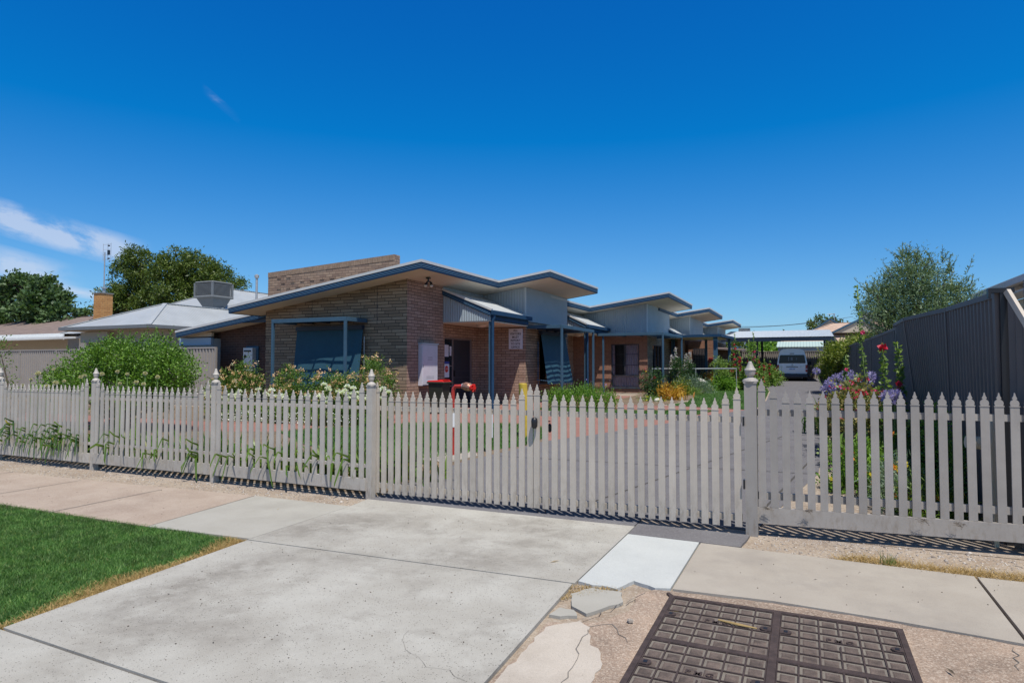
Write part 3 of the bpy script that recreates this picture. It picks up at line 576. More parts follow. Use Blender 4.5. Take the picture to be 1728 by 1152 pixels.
for (px0, px1) in ((X0+.032, -.187), (-.143, X1-.032)):
    for (py0, py1) in ((3.535, Y1-.037), (2.857, 3.495)):
        lid = MB(); lid.box(px0, px1, py0, py1, .0, .021)
        f_ = build('panel', lid, M['pitfill'], pit)
        rb = MB(); nx, ny = 6, 6; bw = .008; cx = (px1-px0)/nx; cy = (py1-py0)/ny
        for i in range(nx+1):
            x = px0+cx*i; wd = bw if 0 < i < nx else .010
            if i == 3: rb.box(x-wd/2, x+wd/2, py0, py0+2.6*cy, .0205, .0285); rb.box(x-wd/2, x+wd/2, py0+4*cy, py1, .0205, .0285)
            else: rb.box(max(px0, x-wd/2), min(px1, x+wd/2), py0, py1, .0205, .0285)
        for j in range(ny+1):
            y = py0+cy*j; wd = bw if 0 < j < ny else .010
            rb.box(px0, px1, max(py0, y-wd/2), min(py1, y+wd/2), .0205, .0280)
        build('ribs', rb, M['iron'], pit)
        pd = MB()
        for i in range(nx):
            for j in range(ny):
                xa, ya = px0+cx*i+.016, py0+cy*j+.016; xb, yb_ = xa+cx-.032, ya+cy-.032; xm, ym = .008, .008
                pd.hexa([(xa, ya, .0208), (xb, ya, .0208), (xb, yb_, .0208), (xa, yb_, .0208), (xa+xm, ya+ym, .0238), (xb-xm, ya+ym, .0238), (xb-xm, yb_-ym, .0238), (xa+xm, yb_-ym, .0238)])
        build('worn_pads', pd, M['pad'], pit)
        yk = py0+(py1-py0)*.56
        for sx_ in (px0+.03, px1-.03):
            b = MB().lathe((sx_, yk, .020), [(0, .030), (.012, .030), (.012, .0)], 14); b.box(min(sx_, px0 if sx_ < (px0+px1)/2 else px1), max(sx_, px0 if sx_ < (px0+px1)/2 else px1), yk-.03, yk+.03, .02, .0315)
            bo = build('key_boss', b, M['iron'], pit); build('keyhole', MB().box(sx_-.010, sx_+.010, yk-.014, yk+.014, .0318, .0335), M['black'], bo)
        text('P M G', .052, ((px0+px1)/2, py0+3.25*cy, .0245), (0, 0, 0), M['iron'], pit, .004, width=None, offset=.0012)

# ------------------------------------------------------------------ picket fence
HEAD = [(-.80, 0), (-.95, .08), (-1.0, .20), (-.90, .32), (-.62, .42), (-.36, .47), (-.34, .50), (-.58, .55), (-.40, .66), (-.22, .78), (-.14, .93), (0, 1.0), (.14, .93), (.22, .78), (.40, .66), (.58, .55), (.34, .50), (.36, .47), (.62, .42), (.90, .32), (1.0, .20), (.95, .08), (.80, 0)]
PW = .0300
pk_mesh = {}
def picket(h0, sh, tip, m, parent, x, y):
    key = (round(sh-h0, 3), m.name)
    if key not in pk_mesh:
        mb = MB(); H = sh-h0; mb.box(-PW, PW, -.009, .009, 0, H-.004); mb.box(-PW-.0035, PW+.0035, -.0125, .0125, H-.004, H+.004)
        hd = tip-sh; mb.prism([(u*PW, H+.004+v*hd) for u, v in HEAD], 'y', -.0065, .0065)
        o = build('picket', mb, m, None, None); pk_mesh[key] = o
    else:
        o = pk_mesh[key].copy(); COL.objects.link(o)
    o.location = Vector((x, y, h0))-Vector(parent.location); o.parent = parent; o.rotation_euler = (rnd.uniform(-.004, .004), rnd.uniform(-.004, .004), 0); return o
def fpost(parent, x, y, wd, sh, tip, m, z0=-.05):
    o = build('post', MB().box(x-wd, x+wd, y-wd, y+wd, z0, sh), m, parent)
    H = tip-sh; k = wd/.045
    mb = MB(); mb.box(x-wd-.006, x+wd+.006, y-wd-.006, y+wd+.006, sh, sh+.012)
    mb.lathe((x, y, sh+.012), [(0, .060*k), (.006, .062*k), (.02, .056*k), (.034, .034*k), (.042, .022*k), (.050, .024*k), (.062, .036*k), (.082, .040*k), (.098, .041*k), (.102, .046*k), (.110, .044*k), (.122, .034*k), (.150, .022*k), (.175, .014*k), (.182, .010*k)], 20)
    f_ = build('finial', mb, m, o, loc=None, smooth=False)
    for v in f_.data.vertices:
        z = v.co.z + f_.matrix_world.translation.z
    return o
def xs_between(a, b, n): return [a+(b-a)*i/(n-1) for i in range(n)]
fL = thing('picket_fence', (-8, 5.87, 0), 'long grey picket fence on the left with strappy leaves poking through it', 'fence')
postsL = [(-11.62, 5.86), (-9.255, 5.86), (-6.88, 5.88), (-4.417, 5.85)]
for (x, y) in postsL: fpost(fL, x, y+.04, .038, 1.255, 1.44, M['fence'])
def panel(par, x0, x1, y0, y1, n, z, plz, m, first, right=True):
    pb, pt, sh, tip = z
    for i in range(n):
        t = i/(n-1); x = first[0]+(first[1]-first[0])*t; y = y0+(y1-y0)*t
        e = min(i, n-1-i) if right else i; up = {0: .10, 1: .04}.get(e, 0)
        picket(pt-.012, sh+up, tip+up, m, par, x, y)
    yr = lambda x: y0+(y1-y0)*(x-x0)/(x1-x0)
    for (za, zb) in plz: build('rail', MB().hexa([(x0, yr(x0)+.016, za), (x1, yr(x1)+.016, za), (x1, yr(x1)+.05, za), (x0, yr(x0)+.05, za), (x0, yr(x0)+.016, zb), (x1, yr(x1)+.016, zb), (x1, yr(x1)+.05, zb), (x0, yr(x0)+.05, zb)]), m, par)
    if pb is not None: build('plinth', MB().hexa([(x0, yr(x0)-.014, pb), (x1, yr(x1)-.014, pb), (x1, yr(x1)+.014, pb), (x0, yr(x0)+.014, pb), (x0, yr(x0)-.014, pt-.014), (x1, yr(x1)-.014, pt-.014), (x1, yr(x1)+.014, pt-.014), (x0, yr(x0)+.014, pt-.014)]), m, par)
ZL = (.10, .25, 1.09, 1.195)
panel(fL, -11.58, -9.295, 5.86, 5.86, 22, ZL, [(1.0, 1.035), (.35, .385)], M['fence'], (-11.50, -9.393))
panel(fL, -9.217, -6.92, 5.86, 5.88, 21, ZL, [(1.0, 1.035), (.35, .385)], M['fence'], (-9.155, -6.972))
panel(fL, -6.84, -4.455, 5.88, 5.85, 21, ZL, [(1.0, 1.035), (.35, .385)], M['fence'], (-6.772, -4.515))
fL2 = thing('picket_fence', (-14, 5.86, 0), 'far continuation of the grey picket fence at the left edge', 'fence')
fpost(fL2, -14.0, 5.9, .038, 1.255, 1.44, M['fence']); panel(fL2, -13.96, -11.66, 5.86, 5.86, 21, ZL, [(1.0, 1.035), (.35, .385)], M['fence'], (-13.9, -11.72))
gp = thing('gate_post', (-.435, 6.06, 0), 'thick grey post with turned finial between gate and right fence', 'post')
fpost(gp, -.435, 6.06, .050, 1.335, 1.54, M['fence_r'])
for z in (.45, 1.0): build('hinge', MB().box(-.500, -.486, 5.99, 6.03, z-.04, z+.04), M['black'], gp)
def gate(x0, x1, y0, y1, label, latch=False):
    t = thing('gate', (x0, y0, 0), label, 'gate')
    n = 21; pt = .082
    for i in range(n):
        s = i/(n-1); e = min(i, n-1-i); up = {0: .10, 1: .055}.get(e, 0)
        picket(pt-.012, 1.095+up, 1.198+up, M['gate'], t, x0+(x1-x0)*s, y0+(y1-y0)*s)
    yr = lambda x: y0+(y1-y0)*(x-x0)/(x1-x0)
    for (za, zb) in ((.985, 1.035), (.12, .175)): build('rail', MB().hexa([(x0-.03, yr(x0)+.014, za), (x1+.03, yr(x1)+.014, za), (x1+.03, yr(x1)+.05, za), (x0-.03, yr(x0)+.05, za), (x0-.03, yr(x0)+.014, zb), (x1+.03, yr(x1)+.014, zb), (x1+.03, yr(x1)+.05, zb), (x0-.03, yr(x0)+.05, zb)]), M['gate'], t)
    return t
gl = gate(-4.375, -2.517, 5.947, 5.97, 'left leaf of the beige picket gate with no latch')
gr = gate(-2.45, -.545, 5.97, 6.03, 'right leaf of the beige picket gate with a black latch')
lt = MB().lathe((-2.455, 5.925, .865), [(0, .018), (.02, .030), (.07, .033), (.10, .028), (.11, .01)], 14); lt.bar((-2.46, 5.93, .90), (-2.46, 5.99, .90), .03, .03)
build('latch', lt, M['black'], gr, smooth=True)
build('drop_bolt', MB().tube([(-2.45, 6.0, -.02), (-2.45, 6.0, .3)], .007, 6).tube([(-2.37, 6.0, .0), (-2.37, 6.0, .3)], .006, 6), M['frame_dk'], gr)
build('latch_handle', MB().bar((-2.41, 6.04, .93), (-2.33, 6.04, .93), .01, .01).lathe((-2.335, 6.04, .82), [(0, .008), (.02, .02), (.07, .02), (.09, .006)], 10), M['black'], gr)
fR = thing('picket_fence', (1, 6.15, 0), 'grey picket fence right of the gate in front of the flower bed', 'fence')
panel(fR, -.385, 1.66, 6.05, 6.25, 21, (.115, .27, 1.17, 1.275), [(1.05, 1.105), (.32, .38)], M['fence_r'], (-.345, 1.60), False)
for (x, z) in ((-.30, .27), (.02, .27), (1.10, .245), (.86, .255)):
    P_ = rng.normal((x, 6.02+.09*(x+.4)), (.045, .006), (70, 2)); V, F = blades(P_, .0, .004, 1); V = V.reshape(-1, 3, 3)
    c = np.array([x, 6.0+.09*(x+.4), z-.01]); V = c + rng.normal(0, 1, V.shape)*np.array([.035, .008, .018])*.7
    V[:, 1] = V[:, 0]+rng.normal(0, .0015, V[:, 0].shape)
    tag(build('dry_weed_tuft', (V.reshape(-1, 3), F), M['twig']), 'dead roots caught on the fence plinth %s' % {-.30: 'right beside the gate post', .02: 'three pickets right of the gate post', 1.10: 'largest clump near the right edge', .86: 'smaller clump left of the largest'}[x], 'weed')
# ------------------------------------------------------------------ brick units
SLOPE = .139
def offset_poly(P, d):
    out = []; n = len(P)
    for i in range(n):
        a = Vector(P[i-1]); b = Vector(P[i]); c = Vector(P[(i+1) % n]); e1 = (b-a).normalized(); e2 = (c-b).normalized()
        n1 = Vector((-e1.y, e1.x)); n2 = Vector((-e2.y, e2.x)); k = (n1+n2); k = k/(1+n1.dot(n2)); out.append(b+k*d)
    return out
def ring(mb, P, o0, o1, z0, z1, zf):
    A = offset_poly(P, o0); B = offset_poly(P, o1); n = len(P)
    for i in range(n):
        j = (i+1) % n; a, a2, b, b2 = A[i], A[j], B[i], B[j]
        mb.add([(a.x, a.y, zf(a.x, a.y)+z0), (a2.x, a2.y, zf(a2.x, a2.y)+z0), (b2.x, b2.y, zf(b2.x, b2.y)+z0), (b.x, b.y, zf(b.x, b.y)+z0),
                (a.x, a.y, zf(a.x, a.y)+z1), (a2.x, a2.y, zf(a2.x, a2.y)+z1), (b2.x, b2.y, zf(b2.x, b2.y)+z1), (b.x, b.y, zf(b.x, b.y)+z1)],
               [(0,1,2,3),(4,7,6,5),(0,4,5,1),(2,6,7,3)])
def roof(par, P, zf):
    """P: ccw outline; zf: soffit height at the outline"""
    mb = MB(); ring(mb, P, .0, .03, -.012, .150, zf); f = build('fascia', mb, M['blue'], par)
    g1 = MB()
    for z in (.030, .072, .108): ring(g1, P, -.010, .0015, z, z+.012, zf)
    build('fascia_bead', g1, M['bluelt'], f)
    c = MB(); ring(c, P, -.022, .16, .1515, .222, zf); build('capping', c, M['capwhite'], par)
    I = offset_poly(P, .029); J = offset_poly(P, .158); n = len(P)
    mb = MB(); mb.add([(p.x, p.y, zf(p.x, p.y)+.002) for p in I]+[(p.x, p.y, zf(p.x, p.y)+.02) for p in I], [tuple(range(n)), tuple(range(n, 2*n))]+[(i, (i+1) % n, n+(i+1) % n, n+i) for i in range(n)])
    build('soffit', mb, M['soffit'], par)
    mb = MB(); mb.add([(p.x, p.y, zf(p.x, p.y)+.15) for p in J]+[(p.x, p.y, zf(p.x, p.y)+.195) for p in J], [tuple(range(n)), tuple(range(n, 2*n))]+[(i, (i+1) % n, n+(i+1) % n, n+i) for i in range(n)])
    build('roof', mb, M['roofmetal'], par)
def wall(name, par, m, axis, pos, thick, u0, u1, z0, ztop, holes=()):
    """vertical wall on x=pos ('x') or y=pos ('y'), body going in +thick; ztop(u) may slope; holes (ua, ub, za, zb)"""
    cuts = sorted({u0, u1, *[h[0] for h in holes], *[h[1] for h in holes]}); mb = MB()
    def hx(a, b, za0, za1, zb0, zb1):
        t0, t1 = (pos, pos+thick)
        if axis == 'x': mb.hexa([(t0,a,za0),(t1,a,za0),(t1,b,zb0),(t0,b,zb0),(t0,a,za1),(t1,a,za1),(t1,b,zb1),(t0,b,zb1)])
        else: mb.hexa([(a,t0,za0),(b,t0,zb0),(b,t1,zb0),(a,t1,za0),(a,t0,za1),(b,t0,zb1),(b,t1,zb1),(a,t1,za1)])
    for a, b in zip(cuts[:-1], cuts[1:]):
        hs_ = sorted([h for h in holes if h[0] <= a+1e-6 and h[1] >= b-1e-6], key=lambda h: h[2]); z = z0
        for h in hs_:
            if h[2] > z: hx(a, b, z, h[2], z, h[2])
            z = h[3]
        hx(a, b, z, ztop(a), z, ztop(b))
    return build(name, mb, m, par)
def window(par, axis, pos, inw, u0, u1, z0, z1, mull=(), bars=(), frame='frame_dk', sill='bluegrey', split=True, cur=True):
    """framed window in a hole; inw = direction into the building along the axis"""
    d = inw*.05; mb = MB()
    def bx(mb, a, b, za, zb, p0, p1):
        p0, p1 = sorted((p0, p1))
        if axis == 'x': mb.box(p0, p1, a, b, za, zb)
        else: mb.box(a, b, p0, p1, za, zb)
    f0 = pos+inw*.02; f1 = pos+inw*.08; t = .045
    bx(mb, u0, u1, z1-t, z1, f0, f1); bx(mb, u0, u1, z0, z0+t, f0, f1); bx(mb, u0, u0+t, z0+t, z1-t, f0, f1); bx(mb, u1-t, u1, z0+t, z1-t, f0, f1)
    for u in mull: bx(mb, u-.025, u+.025, z0+t, z1-t, f0+inw*.003, f1-inw*.003)
    for z, th in bars: bx(mb, u0+t, u1-t, z-th/2, z+th/2, f0-inw*.003, f1)
    f = build('window', mb, M[frame], par)
    g_ = MB(); bx(g_, u0+t, u1-t, z0+t, z1-t, pos+inw*.055, pos+inw*.059); build('pane', g_, M['pane'], f)
    c = MB(); k = max(6, int((u1-u0)/.05)); pts = []
    for i in range(k+1):
        u = u0+.02+(u1-u0-.04)*i/k; p = pos+inw*(.14+(.018 if i % 2 else -.018)); pts.append((u, p))
    for (ua, pa), (ub, pb) in zip(pts[:-1], pts[1:]):
        v = [(pa, ua), (pb, ub)] if axis == 'x' else [(ua, pa), (ub, pb)]
        c.add([(*v[0], z0), (*v[1], z0), (*v[1], z1), (*v[0], z1)], [(0, 1, 2, 3)])
    if cur: build('curtain', c, M['curtain'], f, fix=False)
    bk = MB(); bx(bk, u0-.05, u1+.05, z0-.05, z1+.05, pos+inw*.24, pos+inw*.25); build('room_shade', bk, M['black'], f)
    if sill:
        s_ = MB(); bx(s_, u0-.03, u1+.03, z0-.03, z0-.001, pos-inw*.05, pos+inw*.06); build('sill', s_, M[sill], f)
    return f
def corr(mb, axis, pos, out, u0, u1, z0, zt, pitch=.10, depth=.012):
    """vertical corrugated cladding sheet"""
    n = max(2, int((u1-u0)/pitch*6)); pts = []
    for i in range(n+1):
        u = u0+(u1-u0)*i/n; p = pos+out*(.004+depth*.5*(1+math.sin(2*math.pi*u/pitch))); pts.append((u, p))
    for (ua, pa), (ub, pb) in zip(pts[:-1], pts[1:]):
        q = [(pa, ua), (pb, ub)] if axis == 'x' else [(ua, pa), (ub, pb)]
        za, zb = zt(ua), zt(ub)
        mb.add([(*q[0], z0), (*q[1], z0), (*q[1], zb), (*q[0], za)], [(0, 1, 2, 3)])
def cladding(par, axis, pos, out, u0, u1, z0, zt, thick=.05):
    mb = MB(); corr(mb, axis, pos, out, u0, u1, z0, zt); return build('cladding', mb, M['clad'], par, fix=False, smooth=True)
def porch(par, xw, xg, y0, y1, z, dz):
    """lean-to porch between wing and box: falls from x=xw to the gutter at x=xg"""
    zt = z+.95; mb = MB()
    mb.hexa([(xw, y0-.04, zt), (xg+.04, y0-.04, z+.27), (xg+.04, y1-.02, z+.27), (xw, y1-.02, zt), (xw, y0-.04, zt+.045), (xg+.04, y0-.04, z+.315), (xg+.04, y1-.02, z+.315), (xw, y1-.02, zt+.045)])
    build('porch_roof', mb, M['roofmetal'], par)
    mb = MB().hexa([(xw, y0-.07, zt-.13), (xg, y0-.07, z+.12), (xg, y0-.042, z+.12), (xw, y0-.042, zt-.13), (xw, y0-.07, zt+.01), (xg, y0-.07, z+.275), (xg, y0-.042, z+.275), (xw, y0-.042, zt+.01)])
    mb.box(xg-.01, xg+.025, y0-.03, y1-.03, z+.02, z+.24)
    f = build('porch_fascia', mb, M['blue'], par)
    mb = MB()
    for q in (.03, .07): mb.bar((xw, y0-.075, zt-.12+q), (xg, y0-.075, z+.13+q), .01, .012)
    build('fascia_bead', mb, M['bluelt'], f)
    mb = MB().bar((xw, y0-.06, zt+.04), (xg+.04, y0-.06, z+.31), .07, .06); build('barge_cap', mb, M['capwhite'], par)
    mb = MB(); corr(mb, 'y', y0-.015, -1, xw, xg-.02, z, lambda u: z+.13+(zt-.12-z-.13)*(xg-u)/(xg-xw), .08, .012)
    build('gable_cladding', mb, M['clad'], par, fix=False, smooth=True)
    build('porch_ceiling', MB().box(xw-.25, xg-.015, y0-.01, y1-.02, z-.03, z), M['soffit'], par)
    g_ = MB().box(xg+.03, xg+.135, y0-.10, y1+.06, z+.16, z+.285); build('gutter', g_, M['blue'], par)
    build('porch_post', MB().box(xg-.10, xg-.015, y0+.0, y0+.085, gz(y0)-.1, z+.02), M['bluegrey'], par)
    mb = MB().tube([(xg+.085, y0-.03, z+.2), (xg+.085, y0-.03, z+.06), (xg+.05, y0-.04, z-.05), (xg+.05, y0-.04, gz(y0)-.05)], .045, 12)
    build('downpipe', mb, M['blue'], par, smooth=False)
    lp = build('porch_light', MB().lathe(((xw+xg)/2-.05, (y0+y1)/2-.3, z-.135), [(0, .02), (.02, .11), (.05, .16), (.08, .175), (.105, .175)], 18), M['lampglass'], par, smooth=True)
def unit(name, label, wx, wy0, wy1, vx, vy, px, bx_, by, blen, rlen, dz, wleft, wingbrick=True, winopen=(), sideopen=(), dooropen=None, doorx=None, gx=None, roofend=None):
    """wx: wing driveway face x; wy0..wy1 wing y; (vx,vy) valley corner; px: box roof edge x; bx_,by box corner; all world"""
    u = thing('brick_unit', (bx_, by, gz(by)), label, 'house')
    zref = 3.87+dz; zf = lambda x, y=0: zref+SLOPE*(x-wx0)
    wx0 = WREF[name]
    zf = lambda x, y=0, a=wx0: 3.87+dz+SLOPE*(x-a)
    eave = wy0-.80
    back = by+blen+.12
    P = [(wleft-.69, eave), (vx, eave), (vx, vy), (px, vy), (px, back), (wleft-.69, back)]
    roof(u, P, zf)
    zb = -.3
    # wing walls
    wall('wall', u, M['bstreet'], 'y', wy0, .23, wleft, wx, zb, lambda x: zf(x)+.005)
    wall('wall', u, M['bside'], 'x', wx, -.23, wy0+.23, wy1, zb, lambda y: zf(wx)-.01)
    corn = build('wall_return', MB().box(wx-.229, wx+.0015, wy0+.002, wy0+.229, zb, zf(wx-.23)-.01), M['bside'], u)
    return u, zf
WREF = {}
U = []
def make_unit(k, label, wx, wy0, wy1, vx, vy, px, bx_, by, blen, dz, wleft, zclad, side_win=None, street_win=None, door=None, gx=-8.2, porchz=2.79, by_in=None, a=None):
    WREF[k] = a if a is not None else wx
    u, zf = unit(k, label, wx, wy0, wy1, vx, vy, px, bx_, by, blen, 0, dz, wleft)
    dx = wx-.21 # door wall
    zb = -.3
    # recess wall facing the driveway, upper metal strip above
    dh = [door] if door else []
    wall('wall', u, M['bside'], 'x', dx, -.2, wy1, by+.2, zb, lambda y: porchz+.02, holes=dh)
    mbk = MB(); corr(mbk, 'x', wx-.03, 1, wy1, by, porchz+.02, lambda y: zf(wx)-.005, .12, .006); build('cladding', mbk, M['clad'], u, fix=False)
    build('backing_wall', MB().box(wx-.2, wx-.03, wy1, by, porchz+.0, zf(wx)-.02), M['bluedk'], u)
    if door:
        d0, d1, z0, z1 = door; fx = dx-.06
        mb = MB(); sp_ = d0+(d1-d0)*.33
        mb.box(fx-.05, fx+.0, d0, d1, z1-.06, z1); mb.box(fx-.05, fx, d0, d0+.03, z0, z1-.06); mb.box(fx-.05, fx, d1-.10, d1, z0, z1-.06); mb.box(fx-.05, fx, sp_-.03, sp_+.03, z0, z1-.06)
        for q in (.30, .60, .83): mb.box(fx-.045, fx-.005, d0+.03, sp_-.03, z0+(z1-z0)*q*.97, z0+(z1-z0)*q*.97+.03)
        df = build('door_frame', mb, M['frame_br'], u)
        dr = build('door', MB().box(fx-.06, fx-.02, sp_+.03, d1-.10, z0, z1-.06), M['door'], u)
        mb = MB(); mb.box(fx-.019, fx-.012, sp_+.05, d1-.12, z0+.9, z0+.93); mb.box(fx-.019, fx-.012, sp_+.05, d1-.12, z0+1.12, z0+1.14)
        for i in range(12): # diamond mesh
            y_ = sp_+.05+(d1-.12-sp_-.05)*i/12
            mb.box(fx-.0195, fx-.0165, y_, y_+.006, z0+.05, z1-.1)
        build('door_grille', mb, M['frame_dk'], dr); build('door_handle', MB().box(fx-.02, fx+.04, sp_+.06, sp_+.10, z0+.95, z0+1.15), M['black'], dr)
        build('sidelight', MB().box(fx-.035, fx-.03, d0+.03, sp_-.03, z0, z1-.06), M['glassdk'], u)
    # box
    sh = [street_win] if street_win else []
    wall('wall', u, M['bred'] if k != 1 else M['bside'], 'y', by, .2, dx, bx_-.0, zb, lambda x: zclad, holes=sh)
    wh = [side_win] if side_win else []
    wall('wall', u, M['bstreet'], 'x', bx_+.0015, -.2, by+.0015, by+blen, zb, lambda y: zclad, holes=wh)
    cladding(u, 'y', by+.02, -1, wx-.02, bx_, zclad, lambda x: zf(x)-.003)
    cladding(u, 'x', bx_-.02, 1, by+.02, by+blen, zclad, lambda y: zf(bx_)-.003)
    build('corner_trim', MB().box(bx_-.03, bx_+.012, by-.008, by+.04, zclad, zf(bx_)-.01), M['cladtrim'], u)
    build('backing_wall', MB().hexa([(wx, by+.06, zclad), (bx_-.05, by+.06, zclad), (bx_-.05, by+blen, zclad), (wx, by+blen, zclad), (wx, by+.06, zf(wx)-.02), (bx_-.05, by+.06, zf(bx_-.05)-.02), (bx_-.05, by+blen, zf(bx_-.05)-.02), (wx, by+blen, zf(wx)-.02)]), M['clad'], u)
    porch(u, wx+.0, gx, wy1, by, porchz, dz)
    return u, zf
u1, zf1 = make_unit(1, 'nearest brick unit with parapet wall and blue fascia around two awning windows', -9.94, 14.83, 16.78, -8.98, 18.66, -7.20, -8.39, 19.5, 4.15, 0, -15.13, 2.95,
    side_win=(20.75, 23.0, .85, 2.55), door=(17.22, 19.12, .17, 2.36), gx=-8.30, porchz=2.79)
u2, zf2 = make_unit(2, 'second brick unit with curtained window and corner pergola', -9.24, 22.7, 24.4, -8.42, 26.6, -5.02, -6.10, 27.4, 5.1, .02, -16, 2.88,
    side_win=(28.44, 30.5, .90, 2.40), street_win=(-7.70, -6.46, .50, 2.40), door=(24.8, 26.6, .25, 2.40), gx=-7.86, porchz=2.80, a=-7.8)
u3, zf3 = make_unit(3, 'third brick unit with grey clad box above a flat blue verandah', -6.95, 30.6, 32.3, -6.06, 34.4, -4.43, -5.55, 35.2, 5.0, .10, -16, 2.88,
    side_win=(36, 38, .9, 2.4), door=(32.6, 34.3, .35, 2.45), gx=-5.9, porchz=2.80, a=-6.4)
u4, zf4 = make_unit(4, 'farthest brick unit with small grey clad box behind the verandah', -6.7, 40.8, 42.4, -5.8, 44.2, -4.18, -5.25, 45.0, 4.8, .10, -16, 3.0,
    door=(42.6, 44.4, .5, 2.6), gx=-5.7, porchz=3.0, a=-6.1)
M['bcoping'] = mat('bcoping', (.25,.175,.125), .9, var=.3, vscale=5)
# unit 1 specials: lower left roof and dark recessed wall
zl = lambda x, y=0: 2.47+SLOPE*.98*(x+19.6)
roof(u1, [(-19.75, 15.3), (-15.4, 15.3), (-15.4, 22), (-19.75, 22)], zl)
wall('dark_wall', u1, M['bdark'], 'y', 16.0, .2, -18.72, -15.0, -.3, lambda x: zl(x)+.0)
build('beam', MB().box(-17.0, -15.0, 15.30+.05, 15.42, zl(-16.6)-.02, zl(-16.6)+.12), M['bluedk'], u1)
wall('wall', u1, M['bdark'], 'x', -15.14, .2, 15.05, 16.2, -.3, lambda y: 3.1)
pw = MB().hexa([(-19.9, 19.6, 2.6), (-13.68, 19.6, 3.2), (-13.68, 19.92, 3.2), (-19.9, 19.92, 2.6), (-19.9, 19.6, 5.24), (-13.68, 19.6, 5.56), (-13.68, 19.92, 5.56), (-19.9, 19.92, 5.24)])
# raised brick pattern on the parapet: headers standing proud
hb = pw
for r_ in range(5):
    for c_ in range(12):
        x = -19.4+c_*.5+(r_ % 2)*.22; z = 4.15+r_*.21+(x+19)*.026
        if z > zf1(x)+.35 and z < 5.0: hb.box(x, x+.2, 19.575, 19.61, z, z+.09)
build('parapet', pw, M['bparapet'], u1)
sc_ = MB()
for i in range(56):
    x = -19.9+i*.111; zt = 5.24+(x+19.9)*.0515; sc_.box(x, x+.100, 19.585, 19.93, zt-.19, zt+.012)
build('coping_course', sc_, M['bcoping'], u1)
build('vent_pipe', MB().tube([(-19.9, 19.0, 3.0), (-19.9, 19.0, 4.95)], .045, 10).lathe((-19.9, 19.0, 4.95), [(0, .05), (.02, .08), (.12, .09), (.16, .03)], 12), M['galv'], u1)
build('control_joint', MB().box(-10.95+.0, -10.938, 14.8262, 14.829, 2.62, 3.72).box(-13.30, -13.288, 14.8262, 14.829, 2.62, 3.39), M['black'], u1)
build('cutout', MB().box(-10.42, -10.23, 14.8262, 14.829, 1.0, 1.09).box(-10.42, -10.23, 14.8262, 14.829, 1.35, 1.37), M['black'], u1)
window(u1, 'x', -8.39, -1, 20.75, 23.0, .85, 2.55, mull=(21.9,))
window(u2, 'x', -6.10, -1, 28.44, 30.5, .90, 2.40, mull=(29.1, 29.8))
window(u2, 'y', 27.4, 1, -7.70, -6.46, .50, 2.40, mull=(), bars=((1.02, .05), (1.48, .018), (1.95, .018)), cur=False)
cu = MB()
for (ca, cb, za, zb) in ((-7.10, -6.49, 1.0, 2.38), (-7.68, -6.49, .52, 1.0), (-7.68, -7.56, 1.0, 2.38)):
    k = int((cb-ca)/.045)
    for i in range(k): xa = ca+(cb-ca)*i/k; xb = ca+(cb-ca)*(i+1)/k; s1 = .02 if i % 2 else -.02; cu.add([(xa, 27.55+s1, za), (xb, 27.55-s1, za), (xb, 27.55-s1, zb), (xa, 27.55+s1, zb)], [(0, 1, 2, 3)])
build('curtain', cu, M['curtain'], u2, fix=False)
build('window_mullion', MB().box(-7.12, -7.06, 27.415, 27.47, 1.04, 2.36), M['frame_dk'], u2)
build('side_window', MB().box(-15.0, -14.99, 15, 15.01, 1, 1.01), M['black'], u1)
bpy.data.objects.remove(bpy.data.objects['side_window'])
# street-side blind on the nearest unit
def blind(par, pts, roll, name='blind'):
    """pts: top a, top b, bottom b, bottom a; wavy cloth"""
    a, b, c, d = [Vector(p) for p in pts]; nu, nv = 24, 16; V = []; F = []; nrm = (b-a).cross(d-a).normalized()
    for j in range(nv+1):
        for i in range(nu+1):
            s, t = i/nu, j/nv; p = (a*(1-s)+b*s)*(1-t)+(d*(1-s)+c*s)*t
            p = p+nrm*(.016*math.sin(s*9+t*2)*t+.007*math.sin(s*23+1)*t); V.append(p)
    for j in range(nv):
        for i in range(nu): k = j*(nu+1)+i; F.append((k, k+1, k+nu+2, k+nu+1))
    mb = MB().add(V, F); o = build(name, mb, M['blind'], par, fix=False, smooth=True)
    mb = MB().bar(a+roll, b+roll, .13, .12); build('roller_box', mb, M['bluedk'], o)
    mb = MB().tube([d, c], .02, 8); build('bottom_rail', mb, M['bluegrey'], o)
    return o
b1 = blind(u1, [(-13.78, 14.74, 2.52), (-11.36, 14.74, 2.52), (-11.36, 14.50, .55), (-13.78, 14.50, .55)], Vector((0, .0, .04)))
build('guide_wire', MB().tube([(-11.30, 14.72, 2.3), (-11.30, 14.72, .75)], .012, 6), M['galv'], u1)
b2 = blind(u1, [(-8.27, 20.55, 2.58), (-8.27, 23.05, 2.58), (-7.88, 22.75, .84), (-7.88, 20.25, .84)], Vector((0, 0, .03)))
build('blind_arm', MB().bar((-8.38, 20.45, .98), (-7.9, 20.27, .95), .03, .03).tube([(-8.36, 20.52, 2.3), (-8.36, 20.52, .7)], .014, 6), M['bluelt'], u1)
